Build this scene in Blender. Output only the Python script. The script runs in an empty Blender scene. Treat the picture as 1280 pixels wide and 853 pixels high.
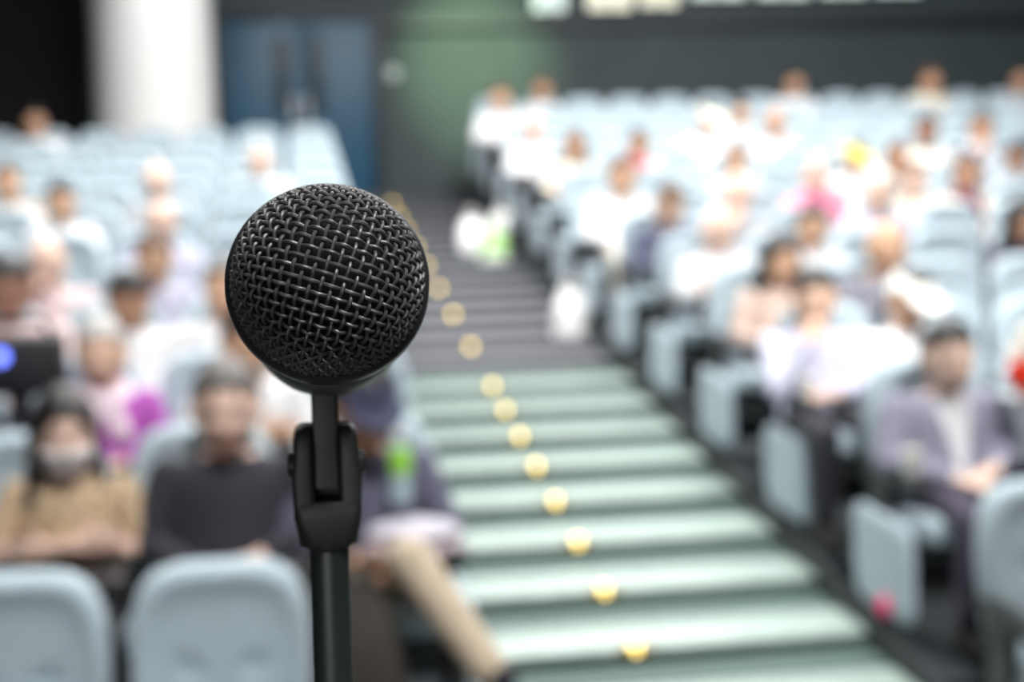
import bpy, bmesh, math, random
from mathutils import Vector, Matrix

random.seed(7)
SC = bpy.context.scene
COL = SC.collection
R = math.radians
V = Vector

# ------------------------------------------------------------------ camera, world, lights, exposure
FPX = 1280 * 50.0 / 36.0            # focal length in pixels of the 1280 x 853 frame
EYE = V((0.0, 0.0, 2.15))
YAW, PITCH, ROLL = R(8.6), R(6.46), R(1.3)
FWD = V((math.sin(YAW) * math.cos(PITCH), math.cos(YAW) * math.cos(PITCH), -math.sin(PITCH)))
_r0 = V((math.cos(YAW), -math.sin(YAW), 0.0))
_u0 = _r0.cross(FWD)
RGT = (_r0 * math.cos(ROLL) - _u0 * math.sin(ROLL)).normalized()
UPV = (_u0 * math.cos(ROLL) + _r0 * math.sin(ROLL)).normalized()

cam_d = bpy.data.cameras.new('camera')
cam_d.lens = 50.0
cam_d.sensor_width = 36.0
cam_d.clip_start = 0.02
cam_d.clip_end = 100.0
cam_d.dof.use_dof = True
cam_d.dof.focus_distance = 0.3535
cam_d.dof.aperture_fstop = 8.0
cam_d.dof.aperture_blades = 0
cam = bpy.data.objects.new('camera', cam_d)
COL.objects.link(cam)
M = Matrix.Identity(4)
for i in range(3):
    M[i][0], M[i][1], M[i][2], M[i][3] = RGT[i], UPV[i], -FWD[i], EYE[i]
cam.matrix_world = M
SC.camera = cam

w = bpy.data.worlds.new('world')
SC.world = w
w.use_nodes = True
w.node_tree.nodes['Background'].inputs[0].default_value = (0.80, 0.90, 1.0, 1)
w.node_tree.nodes['Background'].inputs[1].default_value = 0.25
vs = SC.view_settings
vs.view_transform = 'Standard'
vs.look = 'None'
vs.gamma = 1.0
vs.use_curve_mapping = False
vs.exposure = 0.0


def area_light(name, loc, target, sx, sy, power, colour=(1, 1, 1)):
    d = bpy.data.lights.new(name, 'AREA')
    d.shape = 'RECTANGLE'
    d.size, d.size_y = sx, sy
    d.energy = power
    d.color = colour
    o = bpy.data.objects.new(name, d)
    COL.objects.link(o)
    o.location = loc
    o.rotation_euler = (V(target) - V(loc)).to_track_quat('-Z', 'Y').to_euler()
    return o


def spot_light(name, loc, target, power, angle, blend=0.6, colour=(1, 1, 1), radius=0.15):
    d = bpy.data.lights.new(name, 'SPOT')
    d.energy = power
    d.spot_size = R(angle)
    d.spot_blend = blend
    d.color = colour
    d.shadow_soft_size = radius
    o = bpy.data.objects.new(name, d)
    COL.objects.link(o)
    o.location = loc
    o.rotation_euler = (V(target) - V(loc)).to_track_quat('-Z', 'Y').to_euler()
    return o


# the hall's ceiling lamps (all above the frame) and the fill lights added around the stage
area_light('hall_lamp', (3.9, 11.0, 6.9), (3.9, 11.2, 0.5), 9.0, 7.0, 1450, (1.0, 0.985, 0.96))
area_light('hall_lamp', (-1.6, 9.0, 6.9), (-1.4, 9.2, 0.5), 3.0, 6.0, 500, (1.0, 0.985, 0.96))
area_light('hall_lamp', (2.6, 4.6, 6.6), (2.4, 6.0, 0.3), 5.0, 1.4, 180, (1.0, 0.985, 0.96))
spot_light('front_fill', (2.6, 0.4, 6.6), (5.0, 11.4, 1.2), 3000, 52, 0.6, (1.0, 0.985, 0.96), 0.3)  # added frontal fill for faces and seat fronts
spot_light('front_fill', (-0.8, 0.4, 6.6), (-1.9, 10.5, 1.2), 1900, 40, 0.6, (1.0, 0.985, 0.96), 0.3)  # the same added fill, aimed at the left block
spot_light('front_row_fill', (0.6, 0.9, 6.3), (0.10, 4.6, 0.9), 1500, 42, 0.8, (1.0, 0.985, 0.96), 0.3)  # fill added to brighten the dim front rows
spot_light('front_row_fill', (3.0, 0.9, 6.3), (3.2, 5.6, 0.9), 1350, 36, 0.8, (1.0, 0.985, 0.96), 0.3)  # matching added fill for the right front rows
spot_light('stair_lamp', (2.0, 3.6, 6.4), (1.6, 5.7, 0.5), 480, 40, 0.8, (0.95, 1.0, 0.96))
spot_light('wall_washer', (1.9, 13.5, 6.9), (2.50, 19.2, 3.70), 4600, 23, 1.0, (0.66, 1.0, 0.52))
spot_light('column_lamp', (-0.9, 15.4, 6.4), (-1.5, 18.2, 3.0), 240, 40, 0.8, (1.0, 1.0, 1.0))
spot_light('mic_fill', (1.0, -0.9, 5.0), (-0.03, 0.4, 2.05), 820, 26, 0.5, (1.0, 0.98, 0.95), 0.7)  # added to brighten the microphone from above
area_light('mic_fill', (-0.9, -2.6, 1.9), (0.0, 0.4, 2.0), 1.6, 1.6, 26, (1.0, 0.99, 0.97))  # unseen low fill added behind the camera for the grille's lower half

# ------------------------------------------------------------------ pixel <-> place helpers (1280 x 853 frame)


def ray(px, py):
    return (FWD + RGT * ((px - 640.0) / FPX) + UPV * ((426.5 - py) / FPX))


def at_depth(px, py, depth):
    return EYE + ray(px, py) * depth


def at_y(px, py, Y):
    d = ray(px, py)
    return EYE + d * (Y / d.y)


def to_px(p):
    q = V(p) - EYE
    z = q.dot(FWD)
    return 640 + FPX * q.dot(RGT) / z, 426.5 - FPX * q.dot(UPV) / z


# ------------------------------------------------------------------ materials


def mat(name, colour, rough=0.6, metal=0.0, spec=0.5, noise=0.0, nscale=40.0, bump=0.0, bscale=200.0, emit=None, estr=0.0, coat=0.0,
        sheen=0.0, alpha=None, trans=0.0):
    m = bpy.data.materials.new(name)
    m.use_nodes = True
    nt = m.node_tree
    b = nt.nodes['Principled BSDF']
    c = (*colour, 1)
    b.inputs['Base Color'].default_value = c
    b.inputs['Roughness'].default_value = rough
    b.inputs['Metallic'].default_value = metal
    b.inputs['Specular IOR Level'].default_value = spec
    b.inputs['Coat Weight'].default_value = coat
    b.inputs['Sheen Weight'].default_value = sheen
    b.inputs['Transmission Weight'].default_value = trans
    tc = nt.nodes.new('ShaderNodeTexCoord')
    if noise > 0:
        n = nt.nodes.new('ShaderNodeTexNoise')
        n.inputs['Scale'].default_value = nscale
        n.inputs['Detail'].default_value = 3
        nt.links.new(tc.outputs['Object'], n.inputs['Vector'])
        r = nt.nodes.new('ShaderNodeValToRGB')
        r.color_ramp.elements[0].position = 0.3
        r.color_ramp.elements[1].position = 0.7
        r.color_ramp.elements[0].color = tuple(x * (1 - noise) for x in colour) + (1,)
        r.color_ramp.elements[1].color = tuple(min(1, x * (1 + noise)) for x in colour) + (1,)
        nt.links.new(n.outputs['Fac'], r.inputs['Fac'])
        nt.links.new(r.outputs['Color'], b.inputs['Base Color'])
    if bump > 0:
        n2 = nt.nodes.new('ShaderNodeTexNoise')
        n2.inputs['Scale'].default_value = bscale
        nt.links.new(tc.outputs['Object'], n2.inputs['Vector'])
        bp = nt.nodes.new('ShaderNodeBump')
        bp.inputs['Strength'].default_value = bump
        bp.inputs['Distance'].default_value = 0.002
        nt.links.new(n2.outputs['Fac'], bp.inputs['Height'])
        nt.links.new(bp.outputs['Normal'], b.inputs['Normal'])
    if emit:
        b.inputs['Emission Color'].default_value = (*emit, 1)
        b.inputs['Emission Strength'].default_value = estr
    return m


_mc = {}


def cmat(kind, colour):
    """cloth / skin / hair materials by colour"""
    key = (kind, tuple(round(c, 3) for c in colour))
    if key not in _mc:
        if kind == 'skin':
            _mc[key] = mat('skin', colour, 0.5, spec=0.4, noise=0.06, nscale=30)
        elif kind == 'hair':
            _mc[key] = mat('hair', colour, 0.45, spec=0.5, noise=0.25, nscale=120, bump=0.3)
        else:
            _mc[key] = mat('cloth', colour, 0.85, spec=0.2, noise=0.06, nscale=18, bump=0.15, sheen=0.1)
    return _mc[key]


M_FAB = mat('seat_fabric', (0.39, 0.48, 0.535), 0.8, spec=0.25, noise=0.05, nscale=60, bump=0.3, bscale=400, sheen=0.15)
M_SHELL = mat('seat_plastic', (0.020, 0.022, 0.026), 0.45)
M_ARM = mat('arm_plastic', (0.015, 0.016, 0.020), 0.4)
M_UPTREAD = mat('upper_tread_grey', (0.115, 0.118, 0.135), 0.8, noise=0.15, nscale=40, bump=0.3)  # darker grey for the upper treads
M_REARSHADE = mat('green_rear_shade', (0.060, 0.100, 0.092), 0.7, noise=0.2, nscale=60, bump=0.3)  # shade at the back of the treads, put into a green colour
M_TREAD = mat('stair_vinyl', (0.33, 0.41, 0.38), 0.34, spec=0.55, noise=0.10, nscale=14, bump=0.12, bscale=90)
M_RISER = mat('riser_carpet', (0.022, 0.030, 0.032), 0.85, noise=0.2, nscale=60)
M_TERR = mat('terrace_carpet', (0.030, 0.036, 0.042), 0.95, noise=0.25, nscale=50, bump=0.3)
M_DARKWALL = mat('dark_wall', (0.035, 0.050, 0.055), 0.7, noise=0.10, nscale=3)
M_BLACK = mat('black_drape', (0.004, 0.004, 0.005), 0.95, noise=0.2, nscale=5)
M_COLUMN = mat('white_plaster', (0.78, 0.78, 0.78), 0.6, noise=0.02, nscale=6)
M_CEIL = mat('ceiling_board', (0.05, 0.055, 0.06), 0.9, noise=0.1, nscale=2)
M_DOOR = mat('door_paint', (0.012, 0.072, 0.135), 0.45, noise=0.08, nscale=5)
M_DOORFRAME = mat('door_frame_paint', (0.012, 0.020, 0.028), 0.5, noise=0.05)
M_STEEL = mat('brushed_steel', (0.62, 0.64, 0.66), 0.3, metal=0.9, noise=0.05)
M_DSTEEL = mat('dull_steel', (0.20, 0.23, 0.26), 0.45, metal=0.5, noise=0.05)
M_BRASS = mat('brass_plate', (0.35, 0.26, 0.09), 0.4, metal=0.7, noise=0.1)
M_LAMP = mat('lamp_lens', (0.9, 0.8, 0.4), 0.4, emit=(1.0, 0.70, 0.18), estr=4.5)
M_BOOTH = mat('booth_glow', (0.8, 0.9, 0.85), 0.5, emit=(0.75, 0.95, 0.92), estr=0.55)
M_BOOTH2 = mat('booth_glow_warm', (0.9, 0.9, 0.75), 0.5, emit=(0.95, 0.93, 0.72), estr=0.6)
M_WHITE = mat('white_plastic', (0.80, 0.80, 0.80), 0.5, noise=0.02)
M_STAGE = mat('stage_boards', (0.06, 0.045, 0.035), 0.5, noise=0.2, nscale=8)

# ------------------------------------------------------------------ mesh helpers


class MB:
    def __init__(self):
        self.v, self.f, self.mi = [], [], []

    def add(self, verts, faces, mi=0):
        b = len(self.v)
        self.v += [tuple(p) for p in verts]
        self.f += [tuple(b + i for i in f) for f in faces]
        self.mi += [mi] * len(faces)
        return self

    def box(self, lo, hi, mi=0):
        x0, y0, z0 = lo
        x1, y1, z1 = hi
        v = [(x0, y0, z0), (x1, y0, z0), (x1, y1, z0), (x0, y1, z0), (x0, y0, z1), (x1, y0, z1), (x1, y1, z1), (x0, y1, z1)]
        f = [(0, 3, 2, 1), (4, 5, 6, 7), (0, 1, 5, 4), (1, 2, 6, 5), (2, 3, 7, 6), (3, 0, 4, 7)]
        return self.add(v, f, mi)

    def rbox(self, lo, hi, r=0.01, seg=2, mi=0):
        bm = bmesh.new()
        bmesh.ops.create_cube(bm, size=1.0)
        lo, hi = V(lo), V(hi)
        c, s = (lo + hi) / 2, hi - lo
        for v_ in bm.verts:
            v_.co = V((c[i] + v_.co[i] * s[i] for i in range(3)))
        bmesh.ops.bevel(bm, geom=list(bm.edges), offset=min(r, min(s) * 0.49), segments=seg, affect='EDGES', profile=0.5)
        bm.verts.index_update()
        self.add([v_.co.copy() for v_ in bm.verts], [[q.index for q in f.verts] for f in bm.faces], mi)
        bm.free()
        return self

    def tube(self, pts, radii, n=12, mi=0, caps=True, flat=None):
        pts = [V(p) for p in pts]
        if not hasattr(radii, '__len__'):
            radii = [radii] * len(pts)
        t0 = (pts[1] - pts[0]).normalized()
        a = V((0, 0, 1)) if abs(t0.z) < 0.9 else V((1, 0, 0))
        nx = t0.cross(a).normalized()
        verts, faces = [], []
        for i, p in enumerate(pts):
            t = (pts[min(i + 1, len(pts) - 1)] - pts[max(i - 1, 0)]).normalized()
            nx = (nx - t * nx.dot(t)).normalized()
            ny = t.cross(nx)
            for k in range(n):
                an = 2 * math.pi * k / n
                verts.append(p + (nx * math.cos(an) + ny * math.sin(an)) * radii[i])
        for i in range(len(pts) - 1):
            for k in range(n):
                faces.append((i * n + k, i * n + (k + 1) % n, (i + 1) * n + (k + 1) % n, (i + 1) * n + k))
        if caps:
            faces.append(tuple(range(n - 1, -1, -1)))
            faces.append(tuple((len(pts) - 1) * n + k for k in range(n)))
        return self.add(verts, faces, mi)

    def capsule(self, p0, p1, r0, r1, n=12, m=4, mi=0):
        p0, p1 = V(p0), V(p1)
        t = (p1 - p0)
        if t.length < 1e-6:
            t = V((0, 0, 1e-4))
        tn = t.normalized()
        pts, rad = [], []
        for i in range(m + 1):
            a = math.pi / 2 * i / m
            pts.append(p0 - tn * r0 * math.cos(a))
            rad.append(max(1e-4, r0 * math.sin(a)))
        for i in range(m + 1):
            a = math.pi / 2 * i / m
            pts.append(p1 + tn * r1 * math.sin(a))
            rad.append(max(1e-4, r1 * math.cos(a)))
        # fixed frame
        a = V((0, 0, 1)) if abs(tn.z) < 0.9 else V((1, 0, 0))
        nx = tn.cross(a).normalized()
        ny = tn.cross(nx)
        verts, faces = [], []
        for p, r in zip(pts, rad):
            for k in range(n):
                an = 2 * math.pi * k / n
                verts.append(p + (nx * math.cos(an) + ny * math.sin(an)) * r)
        L = len(pts)
        for i in range(L - 1):
            for k in range(n):
                faces.append((i * n + k, i * n + (k + 1) % n, (i + 1) * n + (k + 1) % n, (i + 1) * n + k))
        faces.append(tuple(range(n - 1, -1, -1)))
        faces.append(tuple((L - 1) * n + k for k in range(n)))
        return self.add(verts, faces, mi)

    def lathe(self, origin, axis, prof, n=48, mi=0):
        """prof: list of (distance along axis, radius)"""
        axis = V(axis).normalized()
        a = V((0, 0, 1)) if abs(axis.z) < 0.9 else V((1, 0, 0))
        nx = axis.cross(a).normalized()
        ny = axis.cross(nx)
        o = V(origin)
        verts, faces = [], []
        for (h, r) in prof:
            for k in range(n):
                an = 2 * math.pi * k / n
                verts.append(o + axis * h + (nx * math.cos(an) + ny * math.sin(an)) * max(r, 1e-5))
        for i in range(len(prof) - 1):
            for k in range(n):
                faces.append((i * n + k, i * n + (k + 1) % n, (i + 1) * n + (k + 1) % n, (i + 1) * n + k))
        faces.append(tuple(range(n - 1, -1, -1)))
        faces.append(tuple((len(prof) - 1) * n + k for k in range(n)))
        return self.add(verts, faces, mi)

    def ellipsoid(self, c, rx, ry, rz, nu=20, nv=12, mi=0, fn=None):
        c = V(c)
        verts, faces = [], []
        for j in range(nv + 1):
            el = -math.pi / 2 + math.pi * j / nv
            for i in range(nu):
                az = 2 * math.pi * i / nu
                d = V((rx * math.cos(el) * math.cos(az), ry * math.cos(el) * math.sin(az), rz * math.sin(el)))
                if fn:
                    d = fn(d)
                verts.append(c + d)
        for j in range(nv):
            for i in range(nu):
                faces.append((j * nu + i, j * nu + (i + 1) % nu, (j + 1) * nu + (i + 1) % nu, (j + 1) * nu + i))
        return self.add(verts, faces, mi)

    def loft(self, rings, mi=0):
        n = len(rings[0])
        verts = [p for r in rings for p in r]
        faces = []
        for i in range(len(rings) - 1):
            for k in range(n):
                faces.append((i * n + k, i * n + (k + 1) % n, (i + 1) * n + (k + 1) % n, (i + 1) * n + k))
        faces.append(tuple(range(n - 1, -1, -1)))
        faces.append(tuple((len(rings) - 1) * n + k for k in range(n)))
        return self.add(verts, faces, mi)

    def prism(self, outline, axis, d0, d1, mi=0):
        """outline: 2D points; axis 0/1/2 = extrusion axis from d0 to d1"""
        def put(p, d):
            return {0: (d, p[0], p[1]), 1: (p[0], d, p[1]), 2: (p[0], p[1], d)}[axis]
        n = len(outline)
        verts = [put(p, d0) for p in outline] + [put(p, d1) for p in outline]
        faces = [tuple(range(n)), tuple(range(2 * n - 1, n - 1, -1))]
        for k in range(n):
            faces.append((k, (k + 1) % n, n + (k + 1) % n, n + k))
        return self.add(verts, faces, mi)

    def mesh(self, name, mats, smooth=True, xf=None, fix=True):
        me = bpy.data.meshes.new(name)
        vs_ = self.v if xf is None else [tuple(xf @ V(p)) for p in self.v]
        me.from_pydata(vs_, [], self.f)
        if not isinstance(mats, (list, tuple)):
            mats = [mats]
        for m in mats:
            me.materials.append(m)
        me.polygons.foreach_set('material_index', self.mi)
        if fix:
            bm = bmesh.new()
            bm.from_mesh(me)
            bmesh.ops.recalc_face_normals(bm, faces=list(bm.faces))
            bm.to_mesh(me)
            bm.free()
        me.polygons.foreach_set('use_smooth', [smooth] * len(me.polygons))
        if smooth:
            try:
                me.set_sharp_from_angle(angle=R(42))
            except Exception:
                pass
        me.update()
        return me

    def build(self, name, mats, parent=None, smooth=True, fix=True):
        return link(name, self.mesh(name, mats, smooth, fix=fix), parent)


def link(name, me, parent=None):
    o = bpy.data.objects.new(name, me)
    COL.objects.link(o)
    if parent is not None:
        o.parent = parent
    return o


def tag(o, label=None, cat=None, group=None, kind=None):
    if label:
        o['label'] = label
    if cat:
        o['category'] = cat
    if group:
        o['group'] = group
    if kind:
        o['kind'] = kind
    return o


def thing(name, label, cat, loc=(0, 0, 0), rz=0.0, group=None, scale=1.0):
    o = bpy.data.objects.new(name, None)
    o.empty_display_size = 0.1
    COL.objects.link(o)
    o.location = loc
    o.rotation_euler = (0, 0, rz)
    o.scale = (scale,) * 3
    return tag(o, label, cat, group)


def copy_tree(o, parent=None):
    c = o.copy()
    COL.objects.link(c)
    c.parent = parent
    for ch in list(o.children):
        copy_tree(ch, c)
    return c


def rrect(w, h, r, seg=6, cx=0.0, cy=0.0):
    pts = []
    for (sx, sy, a0) in ((1, -1, -90), (1, 1, 0), (-1, 1, 90), (-1, -1, 180)):
        for i in range(seg + 1):
            a = R(a0 + 90 * i / seg)
            pts.append((cx + sx * (w / 2 - r) + r * math.cos(a), cy + sy * (h / 2 - r) + r * math.sin(a)))
    return pts


def struct(name, mb, m, smooth=False):
    o = mb.build(name, m, None, smooth)
    o['kind'] = 'structure'
    return o


# ------------------------------------------------------------------ the hall
def ground(Y):
    """height of the raked floor"""
    return 0.12 * Y - 0.204


AX0, AX1 = 0.53, 2.12                 # aisle between the two seat blocks
LROWS = [3.75] + [4.70 + 1.07 * k for k in range(11)]
RROWS = [4.15] + [5.15 + 1.07 * k for k in range(12)]
LZ = [0.135] + [ground(y) + 0.018 * max(0, k - 3) for k, y in enumerate(LROWS[1:])]
RZ = [0.135] + [ground(y) + 0.05 * max(0, k - 5) for k, y in enumerate(RROWS[1:])]
YB = 19.2                              # back wall
XL, XR = -7.0, 13.0
ZTOP = ground(18.0)

struct('floor', MB().box((XL, -3.5, -0.12), (XR, 3.3, -0.05)), M_TERR)
struct('floor_stage', MB().box((-4, -3.4, 0.0), (5, 1.25, 0.78)), M_STAGE)


def terraces(side, rows, zs, x0, x1):
    for i, (y, z) in enumerate(zip(rows, zs)):
        a = y - 0.74 if i else 3.3
        b = rows[i + 1] - 0.74 if i + 1 < len(rows) else YB
        if i == 0:
            a = 3.3 if side == 'left' else 3.3
            z = zs[0]
        o = MB().box((x0, a, -0.1), (x1, b, z)).build('floor_terrace_%s' % side, M_TERR, None, False)
        o['kind'] = 'structure'


terraces('left', LROWS, LZ, XL, AX0)
terraces('right', RROWS, RZ, AX1, XR)

stairs = bpy.data.objects.new('aisle_stairs', None)
COL.objects.link(stairs)
stairs['kind'] = 'structure'
STEP = 0.535
NOSES = []
k = 0
yn = 2.30
while yn < 18.2:
    zt = ground(yn) + 0.030
    NOSES.append((yn, zt))
    MB().box((AX0, yn + 0.02, -0.1), (AX1, yn + STEP + 0.02, zt - 0.028)).build('riser', M_RISER, stairs, False)
    tr = MB().rbox((AX0, yn, zt - 0.028), (AX1, yn + STEP + 0.03, zt), 0.006, 2).build('tread', M_TREAD if yn < 9.1 else M_UPTREAD, stairs, True)
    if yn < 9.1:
        MB().rbox((AX0 + 0.03, yn + 0.30, zt - 0.004), (AX1 - 0.03, yn + STEP + 0.015, zt + 0.004), 0.002, 1).build('tread_shade', M_REARSHADE, stairs, False)  # thin strip that paints the shade along the tread's rear
    yn += STEP
struct('floor_landing', MB().box((AX0, yn, -0.1), (AX1, YB, ground(yn))), M_TERR)
# stringers along both sides of the stair
for nm, xa in (('trim_1', AX0 - 0.0), ('trim_2', AX1 - 0.03)):
    m_ = MB()
    m_.prism([(2.2, -0.05), (18.2, ground(18.2) - 0.05), (18.2, ground(18.2) + 0.085), (2.2, ground(2.2) + 0.085)], 0, xa, xa + 0.03)
    struct(nm, m_, M_RISER)

struct('wall_back', MB().box((XL, YB, -0.1), (XR, YB + 0.2, 7.2)), M_DARKWALL)
struct('wall_left', MB().box((XL - 0.2, -3.6, -0.1), (XL, YB + 0.2, 7.2)), M_DARKWALL)
struct('wall_right', MB().box((XR, -3.6, -0.1), (XR + 0.2, YB + 0.2, 7.2)), M_DARKWALL)
struct('wall_stage', MB().box((XL, -3.7, -0.1), (XR, -3.5, 7.2)), M_DARKWALL)
struct('ceiling', MB().box((XL - 0.2, -3.7, 7.2), (XR + 0.2, YB + 0.2, 7.4)), M_CEIL)

# round white column behind the left block
cc = at_y(193, 100, 18.1)
mb = MB()
mb.lathe((cc.x, 18.1, 0), (0, 0, 1), [(1.0, 0.72), (6.0, 0.72), (6.6, 0.72), (7.2, 0.72)], 64)
struct('column_round', mb, M_COLUMN, True)

# black drape beside the column
xl = at_y(104, 80, YB - 0.2).x
pts = []
mb = MB()
xs = [XL + 0.02 + (xl - XL - 0.02) * i / 90 for i in range(91)]
front = [(x, YB - 0.22 + 0.05 * math.sin(i * 1.25)) for i, x in enumerate(xs)]
outl = front + [(xs[-1], YB - 0.06), (xs[0], YB - 0.06)]
mb.prism(outl, 2, 1.8, 7.0)
d = mb.build('stage_curtain', M_BLACK, None, True)
tag(d, 'black curtain hanging beside the round white column', 'curtain')

# double door in the back wall
p0, p1 = at_y(283, 130, YB), at_y(466, 130, YB)
dz0, dz1 = ground(17.9) - 0.02, at_y(375, 26, YB).z
door = bpy.data.objects.new('door_1', None)
COL.objects.link(door)
door.location = ((p0.x + p1.x) / 2, YB, dz0)
door['kind'] = 'structure'
dw, dh = p1.x - p0.x, dz1 - dz0
m_ = MB()
for (a, b, c, e) in ((-dw / 2 - 0.12, -dw / 2, 0, dh + 0.12), (dw / 2, dw / 2 + 0.12, 0, dh + 0.12), (-dw / 2, dw / 2, dh, dh + 0.12)):
    m_.rbox((a, -0.10, c), (b, 0.02, e), 0.01)
m_.build('door_frame', M_DOORFRAME, door)
for s in (-1, 1):
    m_ = MB().rbox((min(0.008 * s, s * (dw / 2 - 0.01)), -0.055, 0.01), (max(0.008 * s, s * (dw / 2 - 0.01)), -0.012, dh - 0.01), 0.006)
    leaf = m_.build('door_leaf', M_DOOR, door)
    MB().rbox((s * 0.22 - 0.09, -0.066, 0.85 + 0.32), (s * 0.22 + 0.09, -0.056, dh - 0.22), 0.004).build('vision_panel', M_DOORFRAME, leaf)
    m_ = MB()
    m_.tube([(s * 0.10, -0.058, 0.86), (s * 0.10, -0.12, 0.86), (s * 0.10, -0.12, 1.30), (s * 0.10, -0.058, 1.30)], 0.016, 10)
    m_.build('pull_handle', M_STEEL, leaf)
    MB().rbox((s * 0.10 - 0.055, -0.062, 0.78), (s * 0.10 + 0.055, -0.056, 1.38), 0.002).build('push_plate', M_DSTEEL, leaf)

# small wall plate beside the door
pw = at_y(491, 92, YB)
t = thing('wall_sign', 'small round pale plate on the back wall beside the blue double doors', 'sign', (pw.x, YB, pw.z))
MB().lathe((0, 0, 0), (0, -1, 0), [(0.0, 0.075), (0.02, 0.075), (0.026, 0.070)], 32).build('plate', M_STEEL, t)
MB().lathe((0, -0.026, 0), (0, -1, 0), [(0.0, 0.06), (0.006, 0.058)], 32).build('disc', M_DSTEEL, t)

# projection-booth windows high in the back wall
zb = at_y(900, 24, YB - 0.1).z
struct('trim_3', MB().box((at_y(478, 20, YB).x, YB - 0.12, at_y(560, 34, YB).z - 0.02), (XR, YB, at_y(560, 34, YB).z + 0.12)), M_DOORFRAME)
wins = [(666, 706, 24, 'c'), (734, 788, 22, 'w'), (800, 846, 18, 'w'), (862, 930, 7, 'c'), (944, 1010, 6, 'c'), (1024, 1080, 4, 'c'), (1092, 1150, 2, 'c')]
for i, (xa, xb, yb, kk) in enumerate(wins):
    yb -= 10
    a, b = at_y(xa, yb, YB), at_y(xb, yb, YB)
    wz0 = at_y((xa + xb) / 2, yb, YB).z
    wd = bpy.data.objects.new('window_%d' % (i + 1), None)
    COL.objects.link(wd)
    wd['kind'] = 'structure'
    wd.location = ((a.x + b.x) / 2, YB - 0.01, wz0)
    hw = (b.x - a.x) / 2
    MB().rbox((-hw, -0.03, 0), (hw, 0, 0.62), 0.004).build('window_pane', M_BOOTH if kk == 'c' else M_BOOTH2, wd)
    m_ = MB()
    for (q0, q1, q2, q3) in ((-hw - 0.05, -hw, -0.05, 0.67), (hw, hw + 0.05, -0.05, 0.67), (-hw, hw, -0.05, 0), (-hw, hw, 0.62, 0.67), (-0.015, 0.015, 0, 0.62)):
        m_.box((q0, -0.06, q2), (q1, 0, q3))
    m_.build('window_frame', M_DOORFRAME, wd, False)

# ------------------------------------------------------------------ microphone and its stand
M_WIRE = mat('grille_wire', (0.080, 0.081, 0.085), 0.46, metal=0.45, spec=0.5)
M_FOAM = mat('grille_foam', (0.004, 0.004, 0.004), 1.0, noise=0.2, nscale=900)
M_RING = mat('rim_metal', (0.030, 0.031, 0.033), 0.38, metal=0.4)
M_HANDLE = mat('handle_enamel', (0.055, 0.062, 0.058), 0.42, metal=0.3, noise=0.05, nscale=300)
M_SLEEVE = mat('sleeve_rubber', (0.060, 0.076, 0.066), 0.4, noise=0.05, nscale=200)
M_CLIP = mat('clip_rubber', (0.015, 0.019, 0.0175), 0.5, noise=0.06, nscale=200)
M_POLE = mat('pole_paint', (0.022, 0.030, 0.027), 0.38, noise=0.05, nscale=200, metal=0.2)

MC = at_depth(410, 352, 0.375)
to_cam = (EYE - MC).normalized()
side = RGT - to_cam * RGT.dot(to_cam)
side.normalize()
upm = side.cross(to_cam)
if upm.z < 0:
    upm = -upm
ALPHA = R(11)
NAX = (to_cam * math.cos(ALPHA) + upm * math.sin(ALPHA)).normalized()     # where the microphone points
E1 = side
E2 = NAX.cross(E1)
if E2.z < 0:
    E2 = -E2
ga = R(-17)
G1 = E1 * math.cos(ga) + E2 * math.sin(ga)
G2 = E2 * math.cos(ga) - E1 * math.sin(ga)

mic = thing('microphone', 'black handheld microphone with woven ball grille held in the clip of the stand', 'microphone', MC)
RG = 0.0248
SPU, SPV = 0.0027, 0.0027             # spacing of the wires
AMP, WR = 0.00046, 0.00052


def gpt(u, v, off):
    rho = math.hypot(u, v)
    if rho < 1e-9:
        return NAX * (RG + off)
    th = rho / RG
    dd = (G1 * u + G2 * v) / rho
    return (NAX * math.cos(th) + dd * math.sin(th)) * (RG + off)


mb = MB()
THM = R(97) * RG
SUB = 6
nu = int(THM / SPU)
for fam in (0, 1):
    sp, sq = (SPU, SPV) if fam == 0 else (SPV, SPU)
    nn = int(THM / sp)
    for i in range(-nn, nn + 1):
        u = i * sp
        lim = math.sqrt(max(0, THM * THM - u * u))
        if lim < sq * 0.5:
            continue
        m = int(lim / sq * SUB)
        pts = []
        for j in range(-m, m + 1):
            v = j * sq / SUB
            par = (i % 2) ^ fam
            c = math.cos(math.pi * j / SUB)
            c = math.copysign(abs(c) ** 0.75, c)
            off = AMP * c * (1 if par == 0 else -1)
            pts.append(gpt(u, v, off) if fam == 0 else gpt(v, u, off))
        if len(pts) > 2:
            mb.tube(pts, WR, 7)
mb.build('grille', M_WIRE, mic)
MB().ellipsoid((0, 0, 0), RG - 0.0036, RG - 0.0036, RG - 0.0036, 48, 32).build('foam_liner', M_FOAM, mic)
rim = []
mb = MB()
mb.lathe((0, 0, 0), -NAX, [(-0.0010, 0.0246), (-0.0014, 0.0256), (-0.0006, 0.0265), (0.0010, 0.0269), (0.0045, 0.0271), (0.0070, 0.0267), (0.0085, 0.0258), (0.0088, 0.0235)], 96)
mb.build('rim_ring', M_RING, mic)
mb = MB()
mb.lathe((0, 0, 0), -NAX, [(0.0070, 0.0243), (0.010, 0.0240), (0.020, 0.0224), (0.030, 0.0208), (0.034, 0.0200), (0.036, 0.0192), (0.040, 0.0188),
                           (0.080, 0.0168), (0.120, 0.0145), (0.158, 0.0122), (0.162, 0.0118)], 64)
mb.build('handle', M_HANDLE, mic)
mb = MB()
mb.lathe((0, 0, 0), -NAX, [(0.160, 0.0108), (0.168, 0.0108), (0.1685, 0.0095), (0.176, 0.0090)], 32)
mb.build('connector', M_STEEL, mic)

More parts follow.
